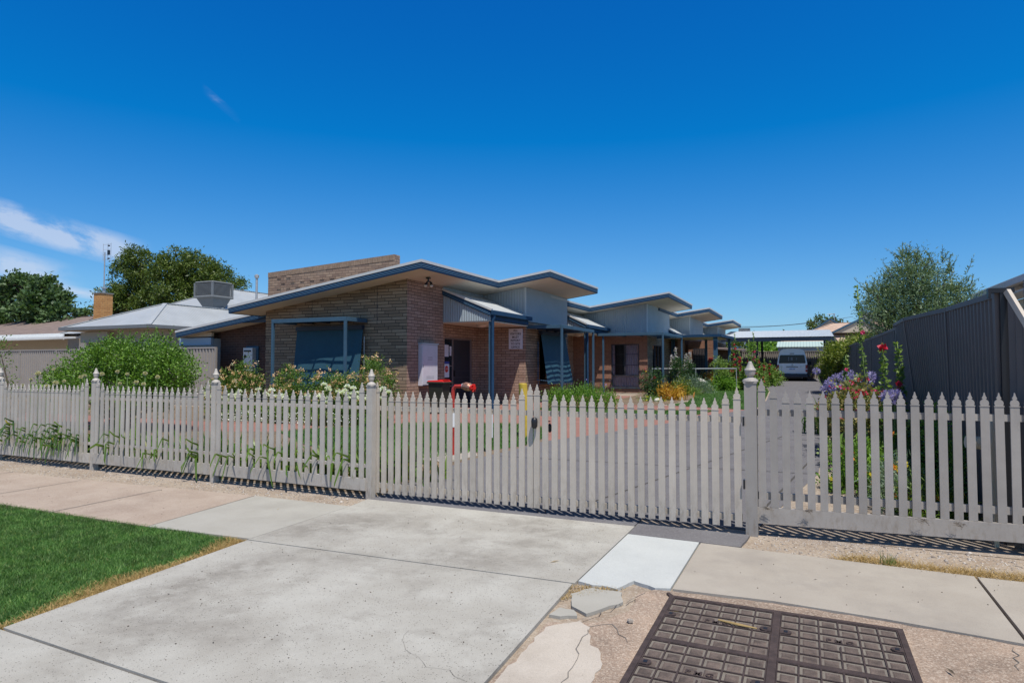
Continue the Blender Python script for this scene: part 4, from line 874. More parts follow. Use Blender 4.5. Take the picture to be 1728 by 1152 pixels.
# pergolas
def pergola(label, post_pts, beams, slats, ztop, rafters):
    t = thing('window_pergola', (*post_pts[0], 0), label, 'pergola')
    for (x, y) in post_pts: build('post', MB().box(x-.035, x+.035, y-.035, y+.035, gz(y)-.1, ztop-.115), M['bluegrey'], t, bevel=.004)
    for a, b in beams: build('beam', MB().bar((*a, ztop-.058), (*b, ztop-.058), .07, .11), M['bluegrey'], t, bevel=.004)
    mb = MB()
    for a, b, w_ in slats: mb.bar((*a, ztop-.03), (*b, ztop-.03), w_, .03)
    build('slats', mb, M['bluegrey'], t)
    mb = MB()
    for a, b in rafters: mb.bar((*a, ztop-.075), (*b, ztop-.075), .05, .05)
    if rafters: build('rafters', mb, M['bluedk'], t)
    return t
pergola('steel blue pergola frame over the street window of the nearest unit', [(-13.90, 13.90), (-11.30, 13.90)], [((-13.935, 13.90), (-11.265, 13.90)), ((-11.30, 13.94), (-11.30, 14.82)), ((-13.90, 13.94), (-13.90, 14.82))],
    [((-13.86, y), (-11.34, y), .032) for y in (14.01, 14.125, 14.24, 14.355, 14.47, 14.585, 14.70, 14.79)], 2.80, [((x, 13.94), (x, 14.82)) for x in (-13.26, -12.62, -11.97)])
pergola('steel blue pergola over the tilted blind between the first porch and the green plants', [(-7.15, 19.60), (-7.15, 23.0)], [((-7.15, 19.565), (-7.15, 23.035)), ((-8.37, 19.60), (-7.19, 19.60)), ((-8.37, 23.0), (-7.19, 23.0))],
    [((-7.27-.092*i, 19.64), (-7.27-.092*i, 22.96), .042) for i in range(12)], 2.80, [((-8.37, y), (-7.19, y)) for y in (20.45, 21.3, 22.15)])
pergola('steel blue pergola wrapping the corner of the second unit', [(-5.12, 25.80), (-4.98, 29.3), (-7.6, 25.85)], [((-7.85, 25.80), (-5.085, 25.80)), ((-5.12, 25.84), (-4.98, 29.33)), ((-6.08, 29.3), (-5.02, 29.3))],
    [((-7.8, y), (-5.2, y), .045) for y in [25.93+.12*i for i in range(12)]]+[((x, 27.45), (x+.04, 29.26), .045) for x in [-5.98+.12*i for i in range(7)]], 2.80, [((-7.05, 25.85), (-7.05, 27.38)), ((-6.3, 25.85), (-6.3, 27.38))])
# verandah in front of unit 3
v3 = thing('verandah', (-4.2, 33.5, gz(33.5)), 'flat roofed blue verandah in front of the third unit', 'verandah')
zv = 2.87; build('verandah_roof', MB().hexa([(-6.7, 30.8, zv), (-3.55, 30.8, zv-.02), (-3.3, 34.6, zv-.02), (-6.7, 34.6, zv+.05), (-6.7, 30.8, zv+.05), (-3.55, 30.8, zv+.03), (-3.3, 34.6, zv+.03), (-6.7, 34.6, zv+.30)]), M['roofmetal'], v3)
build('gutter', MB().bar((-6.7, 30.72, zv-.03), (-3.5, 30.72, zv-.03), .11, .12).bar((-3.48, 30.7, zv-.03), (-3.22, 34.6, zv-.03), .11, .12), M['blue'], v3)
build('ceiling', MB().box(-6.6, -3.6, 30.85, 34.5, zv-.10, zv-.06), M['soffit'], v3)
for (x, y, w_) in ((-3.72, 30.95, .09), (-3.45, 34.3, .06), (-4.55, 34.0, .06)): build('post', MB().box(x-w_, x+w_, y-w_, y+w_, gz(y)-.1, zv-.06), M['bluegrey'], v3)
bp_ = thing('brick_pier_wall', (-5.2, 34.8, gz(34.8)), 'low porch wall with pier and barred window behind the handrail', 'wall')
build('pier', MB().box(-5.75, -5.45, 32.6, 32.9, .2, zv-.1), M['bside'], bp_)
build('wall', MB().box(-5.6, -4.2, 35.0, 35.2, .2, zv-.1), M['bred'], bp_)
wbar = build('barred_door', MB().box(-5.35, -4.7, 34.93, 34.99, .45, 2.35), M['door'], bp_)
mb = MB();
for i in range(8): mb.box(-5.32+i*.085, -5.305+i*.085, 34.91, 34.925, .5, 2.3)
for z in (.9, 1.4, 1.85): mb.box(-5.34, -4.71, 34.905, 34.926, z, z+.02)
build('bars', mb, M['frame_br'], wbar)
build('red_sign', MB().box(-4.55, -4.3, 34.97, 34.995, 1.6, 1.85), M['redpaint'], bp_)
tag(build('grab_rail', MB().tube([(-5.9, 27.3, 1.32), (-2.75, 30.2, 1.32)], .028, 8).tube([(-5.9, 27.3, 1.32), (-5.9, 27.3, .3)], .024, 8).tube([(-4.3, 28.75, 1.32), (-4.3, 28.75, .3)], .024, 8).tube([(-2.75, 30.2, 1.32), (-2.75, 30.2, .3)], .024, 8), M['galv'], loc=(-4.3, 28.75, .3)), 'galvanised handrail crossing the flower bed behind the gate post', 'handrail')
# wall fixtures
mt = thing('meter_box', (-9.94, 15.8, .9), 'tall pale grey electrical meter box on the brick side wall', 'meter box')
build('case', MB().box(-9.94, -9.805, 15.40, 16.24, .90, 2.08), M['meter'], mt, bevel=.006)
build('hood', MB().box(-9.94, -9.78, 15.38, 16.26, 2.083, 2.115), M['cladtrim'], mt)
build('door', MB().box(-9.8045, -9.792, 15.425, 16.215, .93, 2.05), M['meter'], mt, bevel=.004)
mb = MB()
for i in range(7):
    for j in range(2): mb.box(-9.7915, -9.7905, 15.62+i*.06, 15.65+i*.06, 1.10+j*.05, 1.115+j*.05)
mb.box(-9.7915, -9.7905, 15.68, 15.93, 1.64, 1.65).box(-9.7915, -9.7905, 15.68, 15.93, 1.70, 1.71); mb.box(-9.7915, -9.7905, 15.44, 15.46, 1.42, 1.50)
build('vents', mb, M['frame_dk'], mt)
ht = thing('water_heater', (-16.88, 15.9, 1.3), 'white wall mounted gas water heater on the dark brick wall', 'water heater')
build('case', MB().box(-17.12, -16.70, 15.80, 15.995, 1.28, 2.06), M['offwhite'], ht, bevel=.01)
build('surround', MB().box(-17.17, -16.60, 15.96, 15.997, 1.2, 2.12), M['bluegrey'], ht)
build('flue', MB().box(-17.07, -16.76, 15.785, 15.7995, 1.93, 1.98).box(-17.07, -16.80, 15.79, 15.7995, 1.36, 1.40).box(-17.07, -16.97, 15.79, 15.7995, 1.72, 1.82), M['black'], ht)
# flood light under the eave
fl = thing('flood_light', (-9.49, 15.2, 3.9), 'black twin floodlight hanging under the eave corner', 'lamp')
build('bracket', MB().box(-9.54, -9.44, 15.15, 15.25, 3.885, 3.925).tube([(-9.49, 15.2, 3.89), (-9.49, 15.2, 3.80)], .025, 8), M['black'], fl)
for dy, dxx in ((-.0, -.03), (.10, .06)):
    h = build('lamp_head', MB().tube([(-9.49+dxx*.3, 15.2+dy*.3, 3.83), (-9.49+dxx, 15.16+dy, 3.76), (-9.49+dxx*1.4, 15.12+dy, 3.70)], [.02, .035, .048], 14), M['black'], fl)
    build('bulb', MB().lathe((-9.49+dxx*1.4, 15.12+dy, 3.645), [(0, .015), (.02, .04), (.06, .05)], 14), M['lampglass'], h)
# notice sign
sg = thing('notice_sign', (-8.76, 19.46, 2.02), 'white notice reading ALL VISITORS MUST REPORT TO SITE OFFICE', 'sign')
s0 = atY(858, 571, 19.44); s1 = atY(881, 571, 19.44); zc = atY(870, 571.5, 19.44).z
build('board', MB().box(s0.x, s1.x, 19.462, 19.497, zc-.34, zc+.34), M['paper'], sg)
for i, tx in enumerate(('ALL', 'VISITORS', 'MUST', 'REPORT', 'TO SITE', 'OFFICE')):
    text(tx, .098, ((s0.x+s1.x)/2, 19.460, zc+.275-.111*i), (R(90), 0, 0), M['ink'], sg, .0015, offset=.0012)
# door notices
nn = thing('door_notices', (-10.2, 17.5, 1.3), 'paper notices and a red octagonal no smoking style sticker in the sidelight', 'notices')
X_ = -10.205
build('notice', MB().box(X_, X_+.003, 17.30, 17.56, 1.75, 2.12), M['paper'], nn); build('notice', MB().box(X_, X_+.003, 17.62, 17.74, 1.78, 2.08), M['paper'], nn)
n3 = build('notice', MB().box(X_, X_+.003, 17.27, 17.60, 1.10, 1.60), M['plate'], nn); build('header', MB().box(X_+.0035, X_+.005, 17.27, 17.60, 1.52, 1.60), mat('navy', (.04,.06,.3), .5), n3)
oc = [(17.435+.11*math.cos(R(22.5+45*i)), 1.36+.11*math.sin(R(22.5+45*i))) for i in range(8)]
build('octagon', MB().prism(oc, 'x', X_+.0035, X_+.006), M['redbright'], n3)
text('STOP', .075, (X_+.007, 17.435, 1.36), (R(90), 0, R(90)), M['whitepaint'], nn, .001, name='sticker_text')
build('red_label', MB().box(X_, X_+.003, 17.40, 17.62, .86, .97), M['redpaint'], nn)
# wheelie bin
bn = thing('wheelie_bin', (-9.25, 15.85, .13), 'dark green wheelie bin with a red lid beside the meter box', 'bin')
c0 = Vector((-9.30, 15.50, .12)); build('body', MB().hexa([c0+Vector((-.18, -.17, .1)), c0+Vector((.17, -.17, .1)), c0+Vector((.17, .17, .1)), c0+Vector((-.18, .17, .1)), c0+Vector((-.24, -.22, .86)), c0+Vector((.24, -.22, .86)), c0+Vector((.24, .22, .86)), c0+Vector((-.24, .22, .86))]), M['bin'], bn, bevel=.015)
build('rim', MB().box(c0.x-.27, c0.x+.29, c0.y-.25, c0.y+.25, c0.z+.855, c0.z+.90), M['bin'], bn, bevel=.01)
build('lid', MB().hexa([c0+Vector((-.26, -.24, .901)), c0+Vector((.27, -.24, .901)), c0+Vector((.27, .24, .901)), c0+Vector((-.26, .24, .901)), c0+Vector((-.25, -.22, .935)), c0+Vector((.18, -.20, .955)), c0+Vector((.18, .20, .955)), c0+Vector((-.25, .22, .935))]), M['binred'], bn, bevel=.008)
build('lid_handle', MB().box(c0.x+.08, c0.x+.24, c0.y-.16, c0.y+.16, c0.z+.945, c0.z+.965), M['binred'], bn)
for s in (-1, 1): build('wheel', MB().tube([(c0.x-.2, c0.y+s*.17, c0.z+.1), (c0.x-.2, c0.y+s*.22, c0.z+.1)], .1, 16), M['rubber'], bn)
# bollard, hydrant
bo = thing('bollard', (-4.98, 11.6, .07), 'yellow steel bollard behind the gate latch', 'bollard')
build('pipe', MB().tube([(-4.98, 11.6, .02), (-5.03, 11.55, 1.12)], .085, 20), M['yellow'], bo, smooth=False); build('cap', MB().lathe((-5.03, 11.55, 1.12), [(0, .085), (.012, .08), (.016, .05)], 20), M['yellow'], bo)
hy = thing('fire_hydrant', (-5.16, 9.0, .04), 'red standpipe hydrant with brass coupling and red valve cap', 'hydrant')
hx, hyy = -5.145, 9.0
build('riser', MB().tube([(hx, hyy, .0), (hx, hyy, .50)], .036, 14).tube([(hx, hyy, .78), (hx, hyy, 1.06), (hx+0.010, hyy, 1.11), (hx+0.040, hyy+.0, 1.15), (hx+0.198, hyy+.0, 1.155)], .031, 14), M['redpaint'], hy, smooth=False)
build('white_band', MB().tube([(hx, hyy, .50), (hx, hyy, .78)], .042, 14), M['whitepaint'], hy)
build('white_post', MB().tube([(hx+.42, hyy+.5, .3), (hx+.42, hyy+.5, .76)], .045, 14), M['whitepaint'], hy)
build('coupling', MB().tube([(hx+0.172, hyy, 1.155), (hx+0.198, hyy-.005, 1.155), (hx+0.238, hyy-.01, 1.155), (hx+0.310, hyy-.02, 1.145), (hx+0.356, hyy-.03, 1.135)], [.032, .052, .066, .066, .045], 14), M['brass'], hy)
build('strap', MB().tube([(hx+0.175, hyy, 1.155), (hx+0.188, hyy, 1.155)], .045, 12), M['meter'], hy)
vc = build('valve_cap', MB().tube([(hx+0.343, hyy-.03, 1.135), (hx+0.396, hyy-.05, 1.13)], [.045, .055], 12).tube([(hx+0.396, hyy-.05, 1.13), (hx+0.419, hyy-.06, 1.13)], [.03, .028], 8), M['redbright'], hy)
lug = MB()
for i in range(6): a = i*math.pi/3; lug.bar((hx+0.396, hyy-.05, 1.13), (hx+0.403, hyy-.05+.065*math.cos(a), 1.13+.065*math.sin(a)), .022, .025)
build('lugs', lug, M['redbright'], vc)
build('chain', MB().tube([(hx+0.317, hyy-.05, 1.05), (hx+0.370, hyy-.07, .98), (hx+0.436, hyy-.07, .97), (hx+0.442, hyy-.06, 1.08)], .005, 5), M['black'], hy)
ORD = ['leftmost', 'second', 'third', 'fourth', 'fifth', 'sixth', 'seventh', 'eighth', 'ninth', 'tenth', 'eleventh', 'twelfth', 'thirteenth', 'fourteenth', 'fifteenth', 'sixteenth', 'rightmost']
# ------------------------------------------------------------------ sheet metal fences
def metal_fence(pts, label, m, leans=None, name='metal_fence', step=None):
    """pts: list of (x, y, ztop) post positions; one ribbed panel between two posts"""
    t = thing(name, (pts[0][0], pts[0][1], gz(pts[0][1])), label, 'fence')
    leans = leans or [(0, 0)]*len(pts)
    for i, (x, y, z) in enumerate(pts):
        lx, ly = leans[i]
        build('post', MB().bar((x, y, gz(y)-.1), (x+lx, y+ly, z+.02), .06, .07, up=(0, 1, 0)), m, t)
    for i in range(len(pts)-1):
        a = Vector(pts[i]); b = Vector(pts[i+1]); d = Vector((b.x-a.x, b.y-a.y, 0)); Ln = d.length; d.normalize(); nr = Vector((-d.y, d.x, 0))
        la = Vector((*leans[i], 0)); lb = Vector((*leans[i+1], 0)); n = max(4, int(Ln/.13)); prof = []
        for k in range(n):
            for f_, off in ((0, 0), (.25, 0), (.38, .035), (.72, .035), (.85, 0)): prof.append(((k+f_)/n, off))
        prof.append((1, 0)); V = []; F = []
        for s, off in prof:
            bs = a.lerp(b, s); bs.z = 0; l_ = la.lerp(lb, s); zt = a.z+(b.z-a.z)*s; p = bs+nr*(off-.017)
            V += [(p.x, p.y, gz(bs.y)-.02), (p.x+l_.x, p.y+l_.y, zt)]
        for k in range(len(prof)-1): F.append((2*k, 2*k+2, 2*k+3, 2*k+1))
        build('panel', MB().add(V, F), m, t, fix=False)
        build('top_rail', MB().bar(a+la+Vector((0, 0, .0)), b+lb+Vector((0, 0, .0)), .055, .05), m, t)
    return t
pts = [(1.5, 6.62, 2.09), (1.5, 8.65, 2.12), (1.5, 11.43, 2.18), (1.5, 12.80, 2.215)]
fr1 = metal_fence([(1.52, 6.62, 2.09), (1.54, 8.65, 2.12), (1.60, 11.0, 2.17), (1.56, 12.80, 2.21)], 'tall dark taupe metal fence with leaning panels beside the flower bed', M['taupe2'], [(-.02, 0), (-.05, -.02), (-.22, .05), (-.06, .5)])
fr2 = metal_fence([(1.5, 12.95, 2.13), (1.5, 15.2, 2.13), (1.5, 17.6, 2.13), (1.5, 20, 2.15), (1.5, 22.4, 2.16), (1.5, 24.8, 2.16), (1.5, 27.6, 2.17), (1.5, 32, 2.25), (1.5, 37, 2.3), (1.5, 43, 2.4), (1.5, 48.6, 2.5)], 'lower run of the dark taupe metal fence going back to the carport', M['taupe2'])
bp2 = thing('fence_brace', (1.53, 6.55, 0), 'sloping capped end panel of the dark fence with a black topped post', 'fence end')
build('post', MB().box(1.50, 1.56, 6.545, 6.58, -.05, 2.10), M['black'], bp2)
build('cap', MB().box(1.42, 1.60, 6.54, 6.60, 2.10, 2.14).box(1.42, 1.44, 6.54, 6.60, 2.06, 2.10), M['black'], bp2)
mb = MB(); V = []; F = []
for k in range(7):
    y = 6.50-.035*k; zt = 2.08-(6.50-y)*1.5; xo = 1.545+(6.49-y)*.45+(.02 if k % 2 else 0); V += [(xo, y, 0), (xo, y, zt)]
for k in range(6): F.append((2*k, 2*k+2, 2*k+3, 2*k+1))
build('panel', mb.add(V, F), M['taupe2'], bp2, fix=False)
build('sloping_cap', MB().bar((1.545, 6.53, 2.11), (1.645, 6.29, 1.745), .032, .05), M['gate'], bp2)
build('back_post', MB().box(1.72, 1.80, 6.7, 6.78, 0, 2.22), M['frame_br'], bp2)
metal_fence([(-33, 15.0, 2.06), (-30.6, 15.0, 2.06), (-28.2, 15.0, 2.06), (-25.9, 15.0, 2.06), (-23.5, 15.0, 2.06), (-21.1, 15.0, 2.06), (-17.75, 15.25, 2.06)], 'taupe metal side fence behind the large flowering shrub', M['taupe'])
metal_fence([(x, 48.6, 2.42) for x in (-12, -9.6, -7.2, -4.8, -2.4, 0, 1.5)], 'pale taupe metal fence across the back behind the van', M['taupe'])
wm = thing('water_meter_pipe', (1.45, 6.75, 0), 'cream capped water pipe on a stake behind the right fence', 'pipe')
build('pipe', MB().tube([(1.28, 6.75, .83), (1.64, 6.80, .80)], .055, 14), M['pvc'], wm); build('collar', MB().tube([(1.44, 6.77, .818), (1.50, 6.78, .812)], .064, 14), M['pvc'], wm)
build('stake', MB().box(1.44, 1.50, 6.66, 6.70, -.05, 1.02), M['pvc'], wm); build('stake', MB().box(1.40, 1.43, 6.45, 6.48, -.05, .3), M['pvc'], wm)

# ------------------------------------------------------------------ carport, van
cp = thing('carport', (-1.3, 43, gz(43)), 'long carport with corrugated white roof over the parked van', 'carport')
mb = MB(); n = 170; V = []; F = []
for i in range(n+1):
    x = -4.75+(1.62+4.75)*i/n; dz_ = .022*(i % 2)
    V += [(x, 41.5, 3.14+dz_), (x, 48.0, 3.84+dz_)]
for i in range(n): F.append((2*i, 2*i+2, 2*i+3, 2*i+1))
build('roof', mb.add(V, F), M['roofmetal'], cp, fix=False)
build('fascia', MB().box(-4.7, 1.62, 41.52, 41.58, 2.90, 3.12), M['bluedk'], cp)
mb = MB()
for y in (42.1, 44.1, 46.1, 47.8): mb.box(-4.6, 1.5, y-.05, y+.05, 2.88+(y-41.5)*.095, 3.04+(y-41.5)*.095)
build('purlins', mb, M['frame_br'], cp)
for x in (-2.62, 1.28):
    for y in (42.2, 47.6): build('post', MB().box(x-.07, x+.07, y-.07, y+.07, gz(y)-.1, 2.92+(y-41.5)*.095), M['bluedk'], cp)
build('ceiling_lining', MB().hexa([(-4.6, 41.6, 3.08), (1.5, 41.6, 3.08), (1.5, 47.9, 3.72), (-4.6, 47.9, 3.72), (-4.6, 41.6, 3.10), (1.5, 41.6, 3.10), (1.5, 47.9, 3.74), (-4.6, 47.9, 3.74)]), M['frame_br'], cp)
dk = thing('garden_shed', (-5, 38, gz(38)), 'dark skillion shed beyond the hollyhocks beside the carport', 'shed')
build('wall', MB().box(-7.5, -3.4, 38.0, 41, .2, 2.35), M['wood'], dk)
build('roof', MB().hexa([(-7.7, 37.3, 2.6), (-3.1, 37.3, 2.25), (-3.1, 41, 2.35), (-7.7, 41, 2.7), (-7.7, 37.3, 2.68), (-3.1, 37.3, 2.33), (-3.1, 41, 2.43), (-7.7, 41, 2.78)]), M['tile'], dk)

van = thing('van', (-.645, 44.6, gz(44)), 'white high roofed passenger van parked nose in under the carport', 'van')
g0 = gz(42.4)-.01; cx = -.645
def vsec(y, k=1.0, top=1.98, dz=0):
    pr = [(.78, .36), (.835, .55), (.85, .9), (.845, 1.08), (.80, 1.35), (.745, 1.60), (.70, 1.78), (.62, 1.90), (.45, 1.965), (.2, 1.985)]
    P = []
    for w_, z in pr: P.append((cx+w_*k, y, g0+z*(top/1.98)))
    for w_, z in reversed(pr): P.append((cx-w_*k, y, g0+z*(top/1.98)))
    return P
secs = [vsec(42.34+.0, .985), vsec(42.42), vsec(43.5), vsec(45.2), vsec(45.9, .99, 1.9), vsec(46.5, .97, 1.35), vsec(46.9, .93, 1.1), vsec(47.0, .8, .9)]
mb = MB(); m_ = len(secs[0])
for s in secs: mb.v += s
for i in range(len(secs)-1):
    for k in range(m_): mb.f.append((i*m_+k, i*m_+(k+1) % m_, (i+1)*m_+(k+1) % m_, (i+1)*m_+k))
mb.f.append(tuple(range(m_))); mb.f.append(tuple(range((len(secs)-1)*m_, len(secs)*m_)))
body = build('body', mb, M['vanwhite'], van)
yb = 42.335
rw = build('rear_window', MB().prism([(cx-.72, g0+1.10), (cx+.72, g0+1.10), (cx+.745, g0+1.14), (cx+.685, g0+1.56), (cx+.63, g0+1.60), (cx-.63, g0+1.60), (cx-.685, g0+1.56), (cx-.745, g0+1.14)], 'y', yb-.012, yb), M['glassdk'], van)
build('interior_glint', MB().box(cx-.22, cx-.16, yb-.014, yb-.0125, g0+1.25, g0+1.48).box(cx-.08, cx+.03, yb-.014, yb-.0125, g0+1.28, g0+1.46).box(cx+.22, cx+.26, yb-.014, yb-.0125, g0+1.3, g0+1.44), M['coolgrey'], rw)
build('bumper', MB().box(cx-.86, cx+.86, yb-.10, yb+.3, g0+.26, g0+.47), M['bluedk'], van, bevel=.03)
for s in (-1, 1):
    tl = build('tail_light', MB().box(cx+s*.785-.05, cx+s*.785+.05, yb-.02, yb+.1, g0+.58, g0+1.0), M['taillight'], van, bevel=.01)
    build('reverse_lens', MB().box(cx+s*.785-.045, cx+s*.785+.045, yb-.025, yb-.021, g0+.72, g0+.78), M['paper'], tl)
    for yy in (42.95, 46.2):
        wh = build('wheel', MB().tube([(cx+s*.60, yy, g0+.31), (cx+s*.82, yy, g0+.31)], .31, 24), M['rubber'], van); build('rim', MB().tube([(cx+s*.80, yy, g0+.31), (cx+s*.828, yy, g0+.31)], .19, 18), M['galv'], wh)
build('garnish', MB().box(cx-.34, cx+.33, yb-.02, yb-.001, g0+.865, g0+.90), M['black'], van)
pl = build('number_plate', MB().box(cx-.19, cx+.18, yb-.018, yb-.002, g0+.69, g0+.80), M['plate'], van)
build('plate_marks', MB().box(cx-.15, cx-.09, yb-.0205, yb-.0185, g0+.72, g0+.77).box(cx-.07, cx-.02, yb-.0205, yb-.0185, g0+.72, g0+.77).box(cx+.02, cx+.07, yb-.0205, yb-.0185, g0+.72, g0+.77).box(cx+.09, cx+.14, yb-.0205, yb-.0185, g0+.72, g0+.77), mat('plateblue', (.05,.12,.35), .4), pl)
em = [(cx+.065*math.cos(t_*math.pi/8), yb-.012, g0+1.0+.04*math.sin(t_*math.pi/8)) for t_ in range(17)]
build('badge', MB().tube(em, .008, 6).tube([(cx-.03, yb-.012, g0+1.02), (cx+.03, yb-.012, g0+1.02)], .007, 6).tube([(cx, yb-.012, g0+.965), (cx, yb-.012, g0+1.02)], .007, 6), M['chrome'], van)
build('badge_script', MB().box(cx-.66, cx-.54, yb-.012, yb-.002, g0+.885, g0+.91).box(cx+.42, cx+.68, yb-.012, yb-.002, g0+.885, g0+.91), M['chrome'], van)
build('brake_light', MB().box(cx-.12, cx+.12, yb-.02, yb-.001, g0+1.665, g0+1.705), M['frame_br'], van)
mr_ = build('door_mirror', MB().box(cx+.90, cx+1.08, 45.9, 46.0, g0+1.0, g0+1.22), M['black'], van, bevel=.02); build('mirror_arm', MB().tube([(cx+.80, 46, g0+1.05), (cx+.93, 45.95, g0+1.08)], .02, 6), M['black'], mr_)
build('undercarriage', MB().box(cx-.4, cx+.5, 42.5, 44, g0+.2, g0+.36), M['black'], van)
for s in (-1, 1): build('side_glass', MB().hexa([(cx+s*.852, 42.9, g0+1.12), (cx+s*.86, 42.9, g0+1.12), (cx+s*.86, 45.4, g0+1.12), (cx+s*.852, 45.4, g0+1.12), (cx+s*.775, 42.9, g0+1.55), (cx+s*.783, 42.9, g0+1.55), (cx+s*.783, 45.2, g0+1.55), (cx+s*.775, 45.2, g0+1.55)]), M['glassdk'], van)

# ------------------------------------------------------------------ neighbouring houses
def hip(par, x0, x1, y0, y1, ze, zr, m, name='roof', over=0, ridge='y'):
    if ridge == 'y':
        h = (x1-x0)/2; a = (x0+h, y0+h, zr); b = (x0+h, y1-h, zr)
    else:
        h = (y1-y0)/2; a = (x0+h, y0+h, zr); b = (x1-h, y0+h, zr)
    c = [(x0, y0, ze), (x1, y0, ze), (x1, y1, ze), (x0, y1, ze)]
    mb = MB().add(c+[a, b], [(0, 1, 4), (1, 2, 5, 4), (2, 3, 5), (3, 0, 4, 5), (0, 3, 2, 1)] if ridge == 'y' else [(0, 1, 5, 4), (1, 2, 5), (2, 3, 4, 5), (3, 0, 4), (0, 3, 2, 1)])
    r = build(name, mb, m, par); cm_ = MB()
    for q in ((c[0], a), (c[1], a if ridge == 'y' else b), (a, b), (c[2], b), (c[3], b if ridge == 'y' else a)):
        cm_.bar(Vector(q[0])+Vector((0, 0, .015)), Vector(q[1])+Vector((0, 0, .015)), .16, .03)
    build('ridge_cap', cm_, m, r); return r
def corr_mat(base, pitch, axis, name):
    m = base.copy(); m.name = name; n = m.node_tree; b = n.nodes["Principled BSDF"]; g_ = N(n, "ShaderNodeNewGeometry"); sp = N(n, "ShaderNodeSeparateXYZ"); n.links.new(g_.outputs['Position'], sp.inputs[0])
    w_ = nmath(n, 'SINE', nmath(n, 'MULTIPLY', sp.outputs[axis], 2*math.pi/pitch)); bp = N(n, "ShaderNodeBump"); bp.inputs['Strength'].default_value = .6; bp.inputs['Distance'].default_value = .02
    n.links.new(w_, bp.inputs['Height']); n.links.new(bp.outputs[0], b.inputs['Normal']); return m
M['roof_y'] = corr_mat(M['roofgrey'], .16, 1, 'roof_y')
nh = thing('neighbour_house', (-25, 17.5, 0), 'white metal roofed house behind the left fence with orange chimney', 'house')
hip(nh, -27.75, -22.4, 16.2, 27, 3.0, 4.12, M['roof_y']); hip(nh, -35.0, -23.8, 20.4, 36, 3.1, 5.75, M['roof_y'])
build('gutter', MB().bar((-27.75, 16.16, 2.95), (-22.4, 16.16, 2.95), .12, .13).bar((-22.36, 16.2, 2.95), (-22.36, 27, 2.95), .12, .13).bar((-27.79, 16.2, 2.95), (-27.79, 20, 2.95), .12, .13), M['coolgrey'], nh)
build('wall', MB().box(-27.2, -22.9, 16.9, 26.5, 0, 2.9), M['cream'], nh); build('wall', MB().box(-34.4, -24.3, 21, 35.5, 0, 3.0), M['offwhite'], nh)
build('eave_lining', MB().box(-27.6, -22.5, 16.3, 26.9, 2.86, 2.9), M['cream'], nh)
build('awning_panel', MB().box(-27.1, -25.4, 16.6, 16.7, 2.4, 2.82), M['cream'], nh)
build('window', MB().box(-26.5, -25.0, 16.88, 16.92, 1.2, 2.3), M['glassdk'], nh)
ch = build('chimney', MB().box(-29.95, -29.42, 18.9, 19.45, 2, 4.78), M['borange'], nh)
build('chimney_cap', MB().box(-29.98, -29.39, 18.87, 19.48, 4.78, 4.83), M['coolgrey'], ch); build('flue', MB().lathe((-29.66, 19.18, 4.83), [(0, .07), (.22, .07), (.221, .13), (.26, .13)], 12), M['galv'], ch)
ec = thing('evaporative_cooler', (-26.6, 22.6, 4.5), 'grey louvred evaporative cooler on the white metal roof', 'cooler')
ecx, ecy, ecz = -26.75, 22.8, 4.78
build('base', MB().hexa([(ecx-.25, ecy-.3, 4.2), (ecx+.35, ecy-.3, 4.2), (ecx+.35, ecy+.3, 4.2), (ecx-.25, ecy+.3, 4.2), (ecx-.55, ecy-.55, ecz), (ecx+.55, ecy-.55, ecz), (ecx+.55, ecy+.55, ecz), (ecx-.55, ecy+.55, ecz)]), M['coolgrey'], ec)
build('tray', MB().box(ecx-.66, ecx+.66, ecy-.66, ecy+.66, ecz, ecz+.1), M['coolgrey'], ec, bevel=.03)
build('core', MB().box(ecx-.52, ecx+.52, ecy-.52, ecy+.52, ecz+.1, ecz+.72), M['black'], ec)
mb = MB()
for i in range(11): mb.box(ecx-.60, ecx+.60, ecy-.60, ecy+.60, ecz+.12+i*.055, ecz+.145+i*.055)
for sx_ in (-1, 1):
    for sy_ in (-1, 1): mb.box(ecx+sx_*.6-.04, ecx+sx_*.6+.04, ecy+sy_*.6-.04, ecy+sy_*.6+.04, ecz+.1, ecz+.74)
build('louvres', mb, M['coolgrey'], ec); build('lid', MB().box(ecx-.62, ecx+.62, ecy-.62, ecy+.62, ecz+.73, ecz+.81), M['coolgrey'], ec, bevel=.04)
ax_, ay_ = -29.66, 19.18
an = thing('tv_antenna', (ax_, ay_, 5.1), 'tall television antenna on a pole above the orange chimney', 'antenna')
build('mast', MB().tube([(ax_, ay_, 5.05), (ax_, ay_, 6.75)], .028, 6), M['galv'], an)
mb = MB()
for dx in (-.12, .22, .44): mb.tube([(ax_+dx, ay_, 6.35), (ax_+dx, ay_, 7.15)], .010, 4)
for z in (6.4, 6.62, 6.86, 7.1): mb.tube([(ax_-.12, ay_, z), (ax_+.44, ay_, z)], .006, 4)
build('elements', mb, M['galv'], an); build('dipoles', MB().box(ax_+.24, ax_+.32, ay_-.03, ay_+.03, 6.40, 6.46).box(ax_+.22, ax_+.34, ay_-.03, ay_+.03, 6.60, 6.82).box(ax_+.24, ax_+.32, ay_-.03, ay_+.03, 7.0, 7.06), M['black'], an)
th = thing('tiled_house', (-41, 23, .2), 'brown tiled roof house at the far left beside the dark tree', 'house')
hip(th, -52, -36.6, 21.5, 31, 3.2, 4.6, corr_mat(M['tile'], .35, 2, 'tile_r'), ridge='x'); build('wall', MB().box(-51, -37.2, 22.1, 30, 0, 3.1), M['cream'], th)
